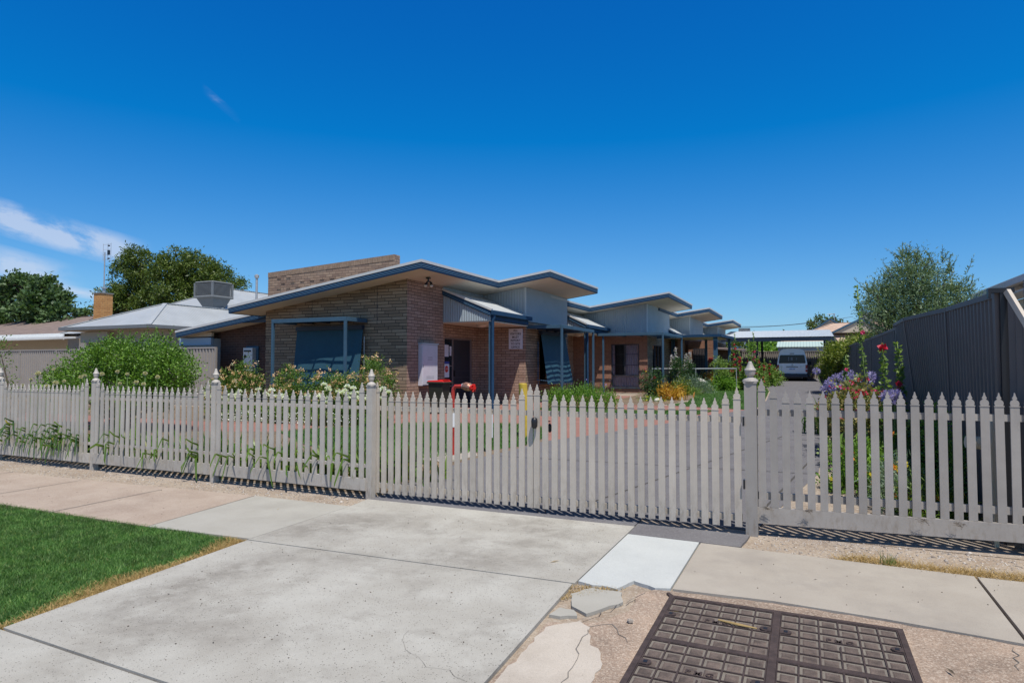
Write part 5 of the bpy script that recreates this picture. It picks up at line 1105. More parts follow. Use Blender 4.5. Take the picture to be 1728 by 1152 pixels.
build('fascia', MB().box(-52.05, -36.5, 21.42, 21.5, 2.85, 3.2), M['offwhite'], th); build('patio_roof', MB().hexa([(-46, 19.2, 2.75), (-33.8, 19.2, 2.75), (-33.8, 21.4, 2.9), (-46, 21.4, 2.9), (-46, 19.2, 2.85), (-33.8, 19.2, 2.85), (-33.8, 21.4, 3.0), (-46, 21.4, 3.0)]), M['offwhite'], th)
gs = thing('garage', (-21, 17, .1), 'pale blue metal garage glimpsed between neighbour and brick unit', 'garage')
ga = atY(303, 568, 15.6); gb = atY(358, 570, 15.6); build('fascia', MB().box(ga.x, -18.4, 15.6, 15.7, 2.17, 2.42), mat('paleblue', (.30,.40,.50), .5), gs); build('wall', MB().box(ga.x, -18.4, 15.71, 18, 0, 2.4), M['clad'], gs)
build('beam', MB().box(ga.x+.05, -18.4, 15.62, 15.72, 2.46, 2.60), M['cream'], gs)
rh = thing('weatherboard_house', (6, 16, .1), 'white weatherboard house behind the right hand fence', 'house')
for i in range(12): pass
mb = MB()
for i in range(15): z = .2+i*.185; mb.hexa([(4.45, 9, z), (4.5, 9, z), (4.5, 19.2, z), (4.45, 19.2, z), (4.49, 9, z+.185), (4.5, 9, z+.185), (4.5, 19.2, z+.185), (4.49, 19.2, z+.185)])
build('weatherboards', mb, M['offwhite'], rh); build('wall', MB().box(4.5, 12, 9.05, 19.2, 0, 2.98), M['offwhite'], rh)
build('window', MB().box(4.43, 4.455, 12.4, 15.4, 1.3, 2.45), M['glassdk'], rh)
build('gutter', MB().box(3.9, 4.03, 8.5, 19.75, 3.13, 3.25), M['offwhite'], rh); build('soffit', MB().box(4.03, 4.5, 8.6, 19.7, 2.99, 3.03), M['offwhite'], rh)
hip(rh, 3.95, 12.2, 5.0, 19.78, 3.25, 5.0, M['roofmetal'])
bh = thing('tan_tiled_house', (3, 64, .7), 'tan tiled house with gables behind the carport', 'house')
tm = corr_mat(M['tile2'], .55, 2, 'tile_tan')
hip(bh, -3.6, 13, 56, 68, 2.6, 5.1, tm, ridge='x'); build('wall', MB().box(-3, 12.4, 56.6, 67, .5, 2.6), M['bred'], bh)
for (gx_, gy_, gw, gzz, gh) in ((2.15, 62, 1.3, 4.5, .9), (4.2, 58.5, 2.0, 4.1, 1.0)):
    gb_ = build('gable', MB().prism([(gx_-gw, gzz), (gx_+gw, gzz), (gx_, gzz+gh)], 'y', gy_, gy_+2.5), M['cream'], bh)
    build('barge', MB().bar((gx_-gw-.15, gy_-.03, gzz-.05), (gx_, gy_-.03, gzz+gh+.06), .14, .16).bar((gx_+gw+.15, gy_-.03, gzz-.05), (gx_, gy_-.03, gzz+gh+.06), .14, .16), M['bluegrey'], gb_)
build('cooler', MB().box(4.6, 6.4, 63, 64.5, 5.0, 6.0), M['coolgrey'], bh)
sh_ = thing('small_shed', (.3, 52, .6), 'pale green corrugated garden shed roof behind the back fence', 'shed')
build('roof', MB().hexa([(-1.8, 50.5, 2.75), (2.2, 50.5, 2.75), (2.2, 53, 3.2), (-1.8, 53, 3.2), (-1.8, 50.5, 2.8), (2.2, 50.5, 2.8), (2.2, 53, 3.25), (-1.8, 53, 3.25)]), corr_mat(mat('palegreen', (.42,.52,.47), .5), .2, 0, 'pg'), sh_); build('wall', MB().box(-1.7, 2.1, 50.6, 52.9, .5, 2.76), M['clad'], sh_)
so = thing('solar_house', (-9, 72, .7), 'distant house with blue solar panels on its roof behind the hollyhocks', 'house')
build('roof', MB().hexa([(-12, 66, 2.9), (-3.2, 66, 2.9), (-3.2, 72, 4.6), (-12, 72, 4.6), (-12, 66, 2.8), (-3.2, 66, 2.8), (-3.2, 72, 4.5), (-12, 72, 4.5)]), M['roofgrey'], so); build('wall', MB().box(-11.8, -3.4, 66.3, 72, .7, 2.8), M['offwhite'], so)
mb = MB()
for i in range(5):
    for j in range(2): x = -6.8+i*.72; y0_ = 66.4+j*1.9; z0_ = 2.97+(y0_-66)*.283; mb.hexa([(x, y0_, z0_), (x+.68, y0_, z0_), (x+.68, y0_+1.8, z0_+.51), (x, y0_+1.8, z0_+.51), (x, y0_, z0_+.05), (x+.68, y0_, z0_+.05), (x+.68, y0_+1.8, z0_+.56), (x, y0_+1.8, z0_+.56)])
build('solar_panels', mb, M['solar'], so); build('cooler', MB().box(-6.2, -5.1, 71, 72, 4.6, 5.3), M['coolgrey'], so)
dd = thing('satellite_dish', (1.7, 50, .6), 'grey satellite dish beside the carport post', 'dish'); dp = atY(1405, 577, 50)
build('dish', MB().tube([(dp.x-.02, 49.98, dp.z), (dp.x, 50.1, dp.z+.02)], [.34, .15], 20), M['coolgrey'], dd); build('mast', MB().tube([(dp.x, 50.1, dp.z), (dp.x, 50.1, .5)], .03, 6), M['galv'], dd)
ap = thing('power_pole', (4.0, 110, .7), 'timber power pole top above the tan tiled roof', 'pole'); q = atY(1399.5, 540, 80)
build('pole', MB().tube([(q.x, 80, .7), (q.x, 80, q.z+.1)], .17, 8), M['wood'], ap)
a2 = thing('tv_antenna', (2.8, 66, 5), 'thin television antenna on the tan tiled roof', 'antenna'); q = atY(1408, 529, 66)
build('mast', MB().tube([(q.x, 66, 4.6), (q.x, 66, q.z)], .035, 5), M['galv'], a2); build('elements', MB().tube([(q.x-.6, 66, q.z-.06), (q.x+.05, 66, q.z-.02)], .03, 4).tube([(q.x-.35, 66, q.z-1.15), (q.x+.05, 66, q.z-1.15)], .02, 4).box(q.x-.1, q.x+.02, 65.95, 66.05, q.z-.12, q.z), M['galv'], a2)
for (pa, pb, nm) in (((1240, 551), (1400, 539), 'upper overhead wire running from the roof of the last unit to the pole'), ((1245, 553), (1440, 534), 'lower overhead wire sagging across the sky above the carport')):
    A = atY(*pa, 70); B = atY(*pb, 80); tag(build('overhead_wire', MB().tube([A.lerp(B, t_/8)-Vector((0, 0, .25*math.sin(math.pi*t_/8))) for t_ in range(9)], .018, 4), M['black'], loc=A), nm, 'wire')

# ------------------------------------------------------------------ vegetation
def leafmesh(P, D, L, W, fold=.25):
    """P base points, D unit directions, L, W arrays: one folded diamond leaf each"""
    n = len(P); up = rng.normal(0, 1, (n, 3)); s = np.cross(D, up); s /= np.linalg.norm(s, axis=1)[:, None]+1e-9; nn = np.cross(s, D)
    L = np.broadcast_to(L, n)[:, None]*np.ones((n, 1)); W = np.broadcast_to(W, n)[:, None]*np.ones((n, 1))
    V = np.stack([P, P+D*L*.45+s*W/2+nn*W*fold, P+D*L, P+D*L*.45-s*W/2+nn*W*fold], 1)
    return V.reshape(-1, 3), np.arange(4*n).reshape(n, 4)
def merge(parts):
    V = []; F = []; o = 0
    for v, f in parts: V.append(v); F.append(f+o); o += len(v)
    return np.vstack(V), np.vstack(F)
def dirs(n, up=.3, out=None, k=1.0):
    d = rng.normal(0, 1, (n, 3)); d /= np.linalg.norm(d, axis=1)[:, None]
    if out is not None: d = d*1.0+out*k
    d[:, 2] += up; return d/np.linalg.norm(d, axis=1)[:, None]
def cloud(blobs, n, L, W, clump=.12, nclump=None, up=.25, shell=.55, outk=.9, per=None):
    """leaves gathered in clumps spread through a set of ellipsoids (cx,cy,cz,rx,ry,rz)"""
    vol = np.array([b[3]*b[4]*b[5] for b in blobs])**.75; vol /= vol.sum(); parts = []
    for b, v in zip(blobs, vol):
        k = max(20, int(n*v)); nc = max(6, int((nclump or n/28)*v)); c = np.array(b[:3]); r = np.array(b[3:])
        u = rng.normal(0, 1, (nc, 3)); u /= np.linalg.norm(u, axis=1)[:, None]; rad = shell+(1-shell)*rng.random(nc)**.7; rad *= rng.uniform(.82, 1.12, nc)
        C = c+u*r*rad[:, None]; i = rng.integers(0, nc, k); P = C[i]+rng.normal(0, clump, (k, 3)); O = (P-c)/r; O /= np.linalg.norm(O, axis=1)[:, None]+1e-9
        parts.append(leafmesh(P, dirs(k, up, O, outk), L*rng.uniform(.6, 1.25, k), W*rng.uniform(.6, 1.2, k)))
    return merge(parts)
def sprays(base, n, length, leafL, leafW, up=.7, per=26, spread=.5):
    """twigs of leaves sticking out of a crown"""
    parts = []; stems = MB()
    for b in base[:n]:
        d = np.array([rng.normal(0, spread), rng.normal(0, spread), up]); d /= np.linalg.norm(d); l = length*rng.uniform(.5, 1.2); b = np.array(b)
        t = rng.random(per)[:, None]; P = b+d*t*l+rng.normal(0, .01, (per, 3)); parts.append(leafmesh(P, dirs(per, .2, d[None], 1.0), leafL*(1.15-.5*t[:, 0]), leafW*(1.15-.5*t[:, 0])))
        stems.tube([b, b+d*l], [.006, .002], 4, cap=False)
    return merge(parts), stems
def limbs(mb, base, blobs, r0, kids=True, seed=1, zfork=None):
    r = random.Random(seed); base = Vector(base); zf_ = zfork or base.z+1.2; fork = Vector((base.x+r.uniform(-.1, .1), base.y, zf_))
    mb.tube([base-Vector((0, 0, .2)), base.lerp(fork, .5)+Vector((r.uniform(-.05, .05), 0, 0)), fork], [r0*1.25, r0, r0*.85], 10)
    for b in blobs:
        c = Vector(b[:3]); mid = fork.lerp(c, .5)+Vector((r.uniform(-.2, .2), r.uniform(-.2, .2), r.uniform(-.1, .3)))*b[3]*.4
        mb.tube([fork, mid, c], [r0*.6, r0*.35, r0*.12], 7)
        if kids:
            for k in range(6):
                e = c+Vector((r.uniform(-1, 1)*b[3], r.uniform(-1, 1)*b[4], r.uniform(-.4, 1)*b[5]))*.8
                mb.tube([mid.lerp(c, r.random()), (c+e)/2, e], [r0*.2, r0*.1, r0*.03], 5)
def tree(name, label, base, blobs, r0, n, L, W, m, clump=.25, trunk='bark', group=None, zfork=None, **kw):
    t = thing(name, base, label, 'tree', group); mb = MB(); limbs(mb, base, blobs, r0, seed=int(abs(base[0])*10), zfork=zfork)
    build('trunk', mb, M[trunk], t, fix=False, smooth=True); build('crown', cloud(blobs, n, L, W, clump, **kw), M[m], t); return t
# left dark broadleaf tree
def pb(px, py, Y, r): p = atY(px, py, Y); return (p.x, p.y, p.z, *r)
B1 = [pb(15, 505, 27, (1.5, 1.6, 1.1)), pb(38, 482, 27, (1.2, 1.3, .8)), pb(78, 492, 26, (1.1, 1.3, .8)), pb(60, 520, 25.5, (1.6, 1.6, 1.0)), pb(98, 508, 26, (.7, 1, .6)), pb(108, 535, 26, (1.2, 1.3, .7)), pb(15, 545, 26, (2.0, 1.6, 1.0)), pb(122, 552, 26, (.8, 1, .5)), pb(-40, 520, 27, (2.2, 2, 1.6)), pb(75, 552, 27, (1.6, 1.5, .8))]
tree('broadleaf_tree', 'dense dark green tree at the far left edge behind the tiled house', (B1[3][0], 27, .3), B1, .30, 26000, .26, .20, 'l_tree1', clump=.17, shell=.45, nclump=460)
B2 = [pb(236, 438, 31, (1.2, 1.2, .8)), pb(214, 455, 31, (1.0, 1.2, .8)), pb(240, 468, 31, (1.3, 1.4, 1.0)), pb(222, 492, 31, (1.5, 1.5, .8)), pb(200, 505, 30, (1.3, 1.5, .7)), pb(185, 520, 30, (1.0, 1.2, .6)), pb(302, 442, 32, (1.2, 1.4, .9)), pb(282, 462, 31, (1.3, 1.4, 1.1)), pb(340, 450, 32, (1.2, 1.4, .9)), pb(320, 470, 32, (1.5, 1.5, 1.1)), pb(355, 478, 32, (1.3, 1.3, .9)), pb(366, 462, 32, (.8, 1, .7)), pb(290, 500, 31, (2.2, 1.8, 1.2)), pb(250, 512, 31, (1.6, 1.6, .8)), pb(398, 480, 33, (.9, 1, .35)), pb(330, 505, 32, (1.8, 1.5, .8))]
tree('pepper_tree', 'tall olive green tree with lumpy crown behind the white roof', (B2[12][0], 31, .3), B2, .38, 40000, .24, .09, 'l_tree2', clump=.20, up=-.15, shell=.5, outk=.5, nclump=620)
# olive tree behind the right fence
B3 = [pb(1545, 470, 18, (.55, .55, .55)), pb(1510, 490, 18, (.55, .5, .5)), pb(1580, 485, 18.3, (.5, .5, .5)), pb(1485, 520, 17.8, (.5, .5, .4)), pb(1540, 520, 18, (.85, .7, .6)), pb(1600, 510, 18.2, (.55, .5, .35)), pb(1560, 555, 18, (1.2, .8, .5)), pb(1500, 550, 17.8, (.6, .5, .4)), pb(1620, 500, 18.3, (.3, .3, .18)), pb(1530, 450, 18, (.25, .25, .3)), pb(1478, 505, 18, (.3, .3, .25))]
ot = tree('olive_tree', 'silvery olive tree rising behind the dark metal fence', (2.6, 18, .15), B3, .11, 25000, .085, .022, 'l_olive', clump=.13, shell=.35, outk=.7, up=.5)
tips = [tuple(np.array(b[:3])+np.array(b[3:])*np.array(q_)) for b in B3 for q_ in ((rng.normal(0, .5), rng.normal(0, .5), .6) for _ in range(11))]
sv, sm_ = sprays(tips, 121, .42, .085, .020, .9, 34, .5); build('shoots', sv, M['l_olive'], ot); build('twigs', sm_, M['bark'], ot, fix=False)
# far small crowns
for (px, py, Y, r, lb, mt_) in ((1388, 551, 85, (2.0, 1.5, 1.1), 'small round treetop beside the power pole', 'l_tree2'), (1325, 580, 66, (2.4, 1.5, .9), 'dark green treetop seen under the carport roof', 'l_tree1'), (1262, 590, 60, (2.5, 1.5, 1.2), 'pale green treetop left of the solar panels', 'l_tree2'), (1290, 597, 56, (1.3, 1, .7), 'bright yellow green bush below the solar panels', 'l_bright')):
    b = pb(px, py, Y, r); tree('small_tree', lb, (b[0], b[1], .7), [b, (b[0]+r[0]*.5, b[1], b[2]-.3, r[0]*.7, r[1], r[2]*.7)], .12, 2600, .30, .2, mt_, clump=.2, zfork=b[2]-r[2])
# creeper bush over the right fence
B4 = [pb(1415, 600, 29, (.55, 1.2, .5)), pb(1440, 590, 27, (.45, 1.5, .45)), pb(1405, 620, 30, (.5, 1, .5)), pb(1460, 580, 25, (.35, 1, .25))]
tree('yellow_hedge', 'yellow green bush spilling over the metal fence near the carport', (1.2, 29, .3), B4, .05, 9000, .13, .05, 'l_hedge', clump=.12, shell=.4, zfork=1.0)
def bush(name, label, base, blobs, n, L, W, m, cat='bush', clump=.09, fl=None, group=None, stems=True, zf=None, **kw):
    t = thing(name, base, label, cat, group)
    if stems:
        mb = MB(); b0 = Vector(base)
        for b in blobs:
            for k in range(3): e = Vector((b[0]+rnd.uniform(-.6, .6)*b[3], b[1]+rnd.uniform(-.6, .6)*b[4], b[2]+rnd.uniform(-.3, .5)*b[5])); mb.tube([b0+Vector((rnd.uniform(-.08, .08), rnd.uniform(-.08, .08), -.05)), (b0+e)/2+Vector((rnd.uniform(-.1, .1), 0, .05)), e], [.018, .012, .005], 5, cap=False)
        build('stems', mb, M['bark'], t, fix=False)
    build('foliage', cloud(blobs, n, L, W, clump, **kw), M[m], t)
    if fl:
        for (cnt, size, fm, per, spread, topk) in fl:
            for i in range(cnt):
                b = blobs[rng.integers(0, len(blobs))]; u = rng.normal(0, 1, 3); u[2] = abs(u[2])*topk+.1; u[1] -= .4; u /= np.linalg.norm(u)
                c = np.array(b[:3])+u*np.array(b[3:])*rng.uniform(.95, 1.2); build('flower', leafmesh(c+rng.normal(0, spread*.8, (per, 3)), dirs(per, .3), size, size*.8), M[fm], t, loc=c)
    return t
sy = 9.5
sb = [pb(150, 625, sy, (.75, .7, .42)), pb(205, 608, sy, (.8, .8, .50)), pb(250, 605, sy, (.65, .7, .48)), pb(115, 645, sy, (.5, .6, .30)), pb(285, 625, sy, (.45, .6, .42)), pb(200, 655, sy, (1.2, .9, .5)), pb(265, 655, sy, (.7, .8, .5)), pb(318, 628, sy, (.20, .3, .16)), pb(90, 652, sy, (.25, .4, .2))]
shr = bush('large_shrub', 'large glossy green shrub with pale flowers behind the left fence', (-13.9, sy, .04), sb, 34000, .060, .034, 'l_shrub', 'shrub', clump=.09, shell=.5, nclump=700, fl=[(7, .03, 'p_cream', 6, .03, .6)])
tips = [(b[0]+rng.normal(0, .45)*b[3], b[1]+rng.normal(0, .4)*b[4], b[2]+b[5]*.85) for b in sb for _ in range(9)]
sv, sm_ = sprays(tips, 81, .30, .055, .028, 1.1, 20, .45); build('shoots', sv, M['l_shrub'], shr); build('twigs', sm_, M['stem'], shr, fix=False)
for i, (px, py, Y, w_, h_, ex) in enumerate(((410, 640, 12.9, .55, .55, 'broad rose bush of faded apricot flowers left of the pergola post'), (490, 648, 12.9, .42, .5, 'rose bush between the two pergola posts of the street window'), (555, 652, 12.9, .42, .42, 'low rose bush in front of the street blind'), (632, 640, 13.1, .5, .62, 'tallest rose bush at the brick corner'), (362+14, 655, 12.6, .35, .4, 'small rose bush at the dark brick wall'), (585, 655, 12.8, .3, .4, 'slender rose bush right of the awning centre'))):
    c = pb(px, py+6, Y, (w_*1.08, .45, h_*1.1)); bl = [c, (c[0]-w_*.6, Y, c[2]-.2, w_*.6, .4, h_*.6), (c[0]+w_*.55, Y-.1, c[2]-.15, w_*.6, .4, h_*.7), (c[0], Y-.1, .5, w_*.9, .4, .4)]
    bush('rose_bush', ex, (c[0], Y, .08), bl, 6000, .055, .034, 'l_rose', 'rose bush', clump=.07, shell=.5, group='rose bushes along the street wall', fl=[(int(66*w_/.5), .045, 'p_rose', 10, .032, 1.2), (7, .04, 'p_cream', 8, .03, 1)])
# strap leaved plants
def straps(c, n, L, W, spread=.12, rise=1.0, lean=.9, seg=6):
    V = []; F = []; o = 0
    for i in range(n):
        a = rng.uniform(0, 2*np.pi); l = L*rng.uniform(.55, 1.15); w_ = W*rng.uniform(.7, 1.15); b = np.array([c[0]+rng.normal(0, spread), c[1]+rng.normal(0, spread*.6), c[2]]); k = lean*rng.uniform(.3, 1.2)
        side = np.array([-np.sin(a), np.cos(a), 0])*w_/2
        for j in range(seg+1):
            t = j/seg; p = b+np.array([np.cos(a)*k*l*(t**1.4)*.7, np.sin(a)*k*l*(t**1.4)*.5, l*rise*(t-.55*k*t**2.6)]); ww = side*(1-t**3)*(.6+.8*min(1, t*3)) if j < seg else side*.05
            V += [p-ww, p+ww]
            if j < seg: F.append((o+2*j, o+2*j+1, o+2*j+3, o+2*j+2))
        o += 2*(seg+1)
    return np.array(V), np.array(F)
def pokes(gaps, z0, z1, n, ang=None):
    """leaves that squeeze through a picket gap and droop on the street side"""
    V = []; F = []; o = 0
    for i in range(n):
        g_ = gaps[rng.integers(0, len(gaps))]; z = rng.uniform(z0, z1); dx = rng.choice([-1, 1])*rng.uniform(.01, .16); l = rng.uniform(.04, .13); dr = rng.uniform(.02, .24) if rng.random() < .75 else -rng.uniform(.03, .1); w_ = rng.uniform(.012, .020)
        P0 = np.array([g_, 6.0, z-.12]); P1 = np.array([g_, 5.87, z]); P2 = np.array([g_+dx*.4, 5.84-l*.45, z+.035]); P3 = np.array([g_+dx, 5.84-l, z-dr]); P4 = np.array([g_+dx*1.15, 5.835-l*.9, z-dr-.05]); pp = [P0, P1, P2, P3, P4]; ws = [.7, .8, 1.0, .7, .05]
        s_ = np.array([0.25, .0, 1.0]) if abs(dr) < .05 else np.array([1.0, .1, .35]); s_ = s_/np.linalg.norm(s_)
        for j, p in enumerate(pp):
            ss = np.array([0, 0, 1.0]) if j < 2 else s_
            V += [p-ss*w_*ws[j], p+ss*w_*ws[j]]
            if j < 4: F.append((o+2*j, o+2*j+1, o+2*j+3, o+2*j+2))
        o += 10
    return np.array(V), np.array(F)
clx = [-12.9, -12.3, -11.6, -10.9, -10.3, -9.8, -9.2, -8.6, -8.0, -7.4, -6.8, -6.2, -5.7, -5.2, -4.8]
gapsx = [x+.054 for x in [-11.50+(2.107/21)*i for i in range(21)]]+[-9.155+.10915*(i+.5) for i in range(20)]+[-6.772+.11285*(i+.5) for i in range(20)]
near_lab = {0: 'at the far left edge', 14: 'nearest the gate'}
for i, x in enumerate(clx):
    lb = 'strap leaved plant clump behind the left picket fence, number %d' % (i+1)
    t = thing('strap_leaf_plant', (x, 6.45, .01), '%s green strap leaved clump from the left behind the long picket fence' % ORD[i], 'plant', 'strap leaved plants behind the left fence')
    dense = x > -7.3 or x < -9.0
    parts = [straps((x+rnd.uniform(-.1, .1), 6.5+rnd.uniform(0, .25), .0), 70, .62, .032, .16, 1.0, .9), straps((x+.3, 7.0, .0), 45, .6, .032, .18, 1.0, .9)]
    gs_ = [g_ for g_ in gapsx if abs(g_-x) < .36]
    if gs_:
        hv = -11.3 < x < -9.3; parts.append(pokes(gs_, .27, .62 if hv else .5, 15 if hv else 5))
        if hv: parts.append(pokes(gs_, .30, .46, 10))
    V_, F_ = merge(parts); build('leaves', (V_, F_), M['l_strap'], t)
for i, (px, py) in enumerate(sorted(((64, 630), (90, 623), (94, 646), (108, 643), (136, 636), (143, 634), (172, 631), (198, 627), (202, 647), (215, 631), (230, 645), (245, 630), (242, 648), (266, 636), (80, 652), (52, 640), (38, 650)))):
    Y = 7.0+.25*math.sin(i*2.1); p = atY(px, py, Y); t = thing('seed_head_flower', (p.x, Y, .02), '%s of the cream seed heads standing above the left pickets' % ORD[i], 'flower', 'cream seed heads behind the left fence')
    build('stalk', MB().tube([(p.x+rnd.uniform(-.08, .08), Y, 0), (p.x+rnd.uniform(-.03, .03), Y, p.z*.55), (p.x, Y, p.z)], [.012, .010, .008], 6), M['stem'], t)
    r_ = rnd.uniform(.025, .042); u = rng.normal(0, 1, (150, 3)); u /= np.linalg.norm(u, axis=1)[:, None]; build('head', leafmesh(np.array([p.x, Y, p.z])+u*r_*.45, u, r_*.8, r_*.4), M['p_cream'], t)
# white agapanthus row in front of the roses
for i, px in enumerate((362, 385, 400, 455, 470, 535, 560, 580, 605, 625, 640)):
    Y = 11.9+.2*math.sin(i); p = atY(px, 668+6*math.sin(i*1.7), Y); t = thing('white_agapanthus', (p.x, Y, .06), '%s white flowering clump from the left below the rose bushes' % ORD[i], 'plant', 'white flowers below the roses')
    parts = []; mb = MB()
    for k in range(6):
        c = np.array([p.x+rng.normal(0, .16), Y+rng.normal(0, .12), p.z+rng.normal(0, .06)]); u = rng.normal(0, 1, (60, 3)); u[:, 2] = np.abs(u[:, 2])*.7; u /= np.linalg.norm(u, axis=1)[:, None]; fo = build('flower', leafmesh(c+u*.02, u, .065, .028), M['p_white'], t, loc=c); build('stalk', MB().tube([(c[0], Y, .1), tuple(c)], .007, 5), M['stem'], fo, fix=False)
    build('leaves', straps((p.x, Y, .08), 60, .5, .03, .15), M['l_strap'], t)
gcv = scatter([(-13.5, 11.6), (-9.6, 11.9), (-9.3, 13.1), (-13.5, 12.6)], 1600); gp_ = np.column_stack([gcv, .1+rng.random(1600)*.35])
tag(build('ground_cover', merge([leafmesh(gp_, dirs(1600, .6), .10, .05), leafmesh(gp_+[0, 0, .02], dirs(1600, .8), .08, .03)]), M['l_rose']), 'low leafy ground cover under the rose bushes', 'ground cover', kind='stuff')
Pd2 = np.column_stack([scatter([(-13.5, 11.3), (-9.4, 11.6), (-9.2, 12.0), (-13.5, 11.7)], 700), .12+rng.random(700)*.25]); tag(build('daisy_ground_cover', leafmesh(Pd2, dirs(700, .8), .035, .03), M['p_white']), 'tiny white daisies edging the red brick path', 'flowers', kind='stuff')
bush('side_bush', 'small leafy bush at the far left end of the picket fence', (-17.9, 9.5, .04), [pb(-6, 648, 9.5, (.28, .3, .3)), pb(-8, 600, 9.6, (.25, .3, .4))], 700, .07, .035, 'l_rose', clump=.12)

# flowers right of the driveway
def umbel_plant(label, x, y, pts, group=None, m='p_blue'):
    t = thing('agapanthus', (x, y, gz(y)), label, 'plant', group); parts = []; mb = MB()
    for p in pts:
        u = rng.normal(0, 1, (70, 3)); u /= np.linalg.norm(u, axis=1)[:, None]; fo = build('flower', leafmesh(np.array(p)+u*.03, u, .075, .022), M[m], t, loc=p); build('stalk', MB().tube([(x+(p[0]-x)*.4, y+(p[1]-y)*.4, gz(y)+.1), tuple(p)], .008, 5), M['stem'], fo, fix=False)
    build('leaves', straps((x, y, gz(y)), 150, .75, .035, .22), M['l_strap'], t)
for (cx_, cy_, rw_, rh_, Y, n_, lb) in ((1425, 640, 24, 10, 16.5, 30, 'lavender blue agapanthus farthest along the flower bed'), (1408, 655, 20, 10, 15.4, 26, 'lavender blue agapanthus at the driveway edge'), (1402, 685, 12, 5, 14.2, 9, 'low blue agapanthus closest to the asphalt'), (1452, 655, 12, 12, 12.6, 9, 'blue agapanthus among the hollyhocks'), (1470, 640, 6, 10, 12.5, 5, 'few blue flowers behind the tall hollyhock stem'), (1505, 667, 16, 4, 9.6, 8, 'blue agapanthus heads just above the right pickets')):
    pts = [tuple(atY(cx_+rng.normal(0, .5)*rw_, cy_+rng.normal(0, .55)*rh_, Y+rng.normal(0, .2))) for _ in range(n_)]; c = atY(cx_, cy_, Y); umbel_plant(lb, c.x, Y, pts, 'blue agapanthus in the bed by the metal fence')
def flower5(c, r, nrm):
    n = Vector(nrm).normalized(); a = n.orthogonal().normalized(); b = n.cross(a); P = []; D = []
    for i in range(6):
        t = i*math.pi/3+rnd.uniform(-.2, .2); d = (a*math.cos(t)+b*math.sin(t)+n*.35).normalized(); P.append(c); D.append(d)
    return leafmesh(np.array([list(p) for p in P]), np.array([list(d) for d in D]), r, r*1.1, .05)
def hollyhock(label, base, top, bend, nfl, fm, lm='l_holly', leafr=(.05, .11), z_leaf=(.05, .8), r=.011, buds=True, nl=36, sp=.07, flr=.055):
    base = Vector(base); top = Vector(top); t = thing('hollyhock', base, label, 'hollyhock', None); N_ = 10
    P = [base.lerp(top, i/N_)+Vector(bend)*math.sin(math.pi*i/N_) for i in range(N_+1)]
    build('stem', MB().tube(P, [r*(1.15-.6*i/N_) for i in range(N_+1)], 6), M['stem'], t, smooth=True)
    def at(s): k = min(N_-1, int(s*N_)); return P[k].lerp(P[k+1], s*N_-k)
    parts = []
    for i in range(nl):
        s = rnd.uniform(*z_leaf); k = 1-s*.7; c = at(s); a = rnd.uniform(0, 6.28); d = np.array([math.cos(a), math.sin(a), rnd.uniform(-.2, .6)]); d /= np.linalg.norm(d); L_ = rnd.uniform(*leafr)*k*1.3
        q_ = np.array(c)+d*sp*k; parts.append(leafmesh(np.repeat(q_[None], 3, 0), np.array([d, d+np.array([-d[1], d[0], 0])*.8, d-np.array([-d[1], d[0], 0])*.8])/1.2, L_, L_*.9, .1))
    if buds:
        for i in range(110):
            s = rnd.uniform(.5, 1.0); c = np.array(at(s)); d = rng.normal(0, 1, 3); d /= np.linalg.norm(d); parts.append(leafmesh((np.array(c)+d*.014)[None], d[None], .05, .04))
    build('leaves', merge(parts), M[lm], t)
    if nfl:
        for i in range(nfl):
            s = rnd.uniform(.3, .85); c = at(s); d = Vector((rnd.uniform(-1, .6), -1, rnd.uniform(-.2, .5))).normalized(); build('flower', flower5(c+d*.05, rnd.uniform(.7, 1.1)*flr, d), M[fm], t, loc=c)
    return t
def hh(label, bx, by_, tx, ty, Y, bend, nfl, fm, **k):
    a = atY(bx, by_, Y); a.z = gz(Y); b = atY(tx, ty, Y); return hollyhock(label, a, b, bend, nfl, fm, **k)
hh('tallest leaning hollyhock stem with seed buds against the sky', 1478, 780, 1446, 481, 11.6, (-.03, 0, 0), 2, 'p_pink', nl=30, z_leaf=(.45, .8), leafr=(.03, .06), sp=.04, r=.014)
hh('hollyhock topped by one large crimson bloom', 1506, 780, 1489, 583, 9.8, (0, 0, 0), 5, 'p_red', nl=70, leafr=(.05, .09), z_leaf=(.1, .95))
hh('hollyhock with pale green round leaves beside the leaning fence panel', 1522, 780, 1514, 576, 9.9, (.02, 0, 0), 3, 'p_red', nl=75, leafr=(.05, .09), z_leaf=(.15, .95))
tp = atY(1489, 587, 9.75); bl_ = hh('small pink hollyhock between agapanthus clumps', 1434, 770, 1427, 600, 13.0, (0, 0, 0), 6, 'p_pink', nl=60)
tag(build('crimson_bloom', merge([flower5(tp+Vector((0, -.03, 0)), .075, (-.2, -1, .2)), flower5(tp+Vector((0, -.05, 0)), .055, (0, -1, .1))]), M['p_red'], loc=tp), 'large dark crimson hollyhock bloom in front of the metal fence', 'flower')
for i, (px, py, Y) in enumerate(((1440, 690, 11.5), (1460, 700, 11.0), (1480, 690, 10.8), (1425, 700, 11.8), (1450, 670, 12.2))):
    hh(['pink and red hollyhock mass with browning leaves', 'hollyhock with rust tinged leaves near the pickets', 'hollyhock carrying bright pink blooms above the pickets', 'low red hollyhock on the driveway side', 'middle hollyhock with crimson flowers'][i], px, 790, px-2, py-38, Y, (rnd.uniform(-.04, .04), 0, 0), 8, ['p_pink', 'p_red', 'p_pink', 'p_red', 'p_red'][i], lm='l_mixed' if i in (0, 1, 3) else 'l_holly', nl=90, leafr=(.05, .10), z_leaf=(.1, .98), sp=.13, flr=.065)
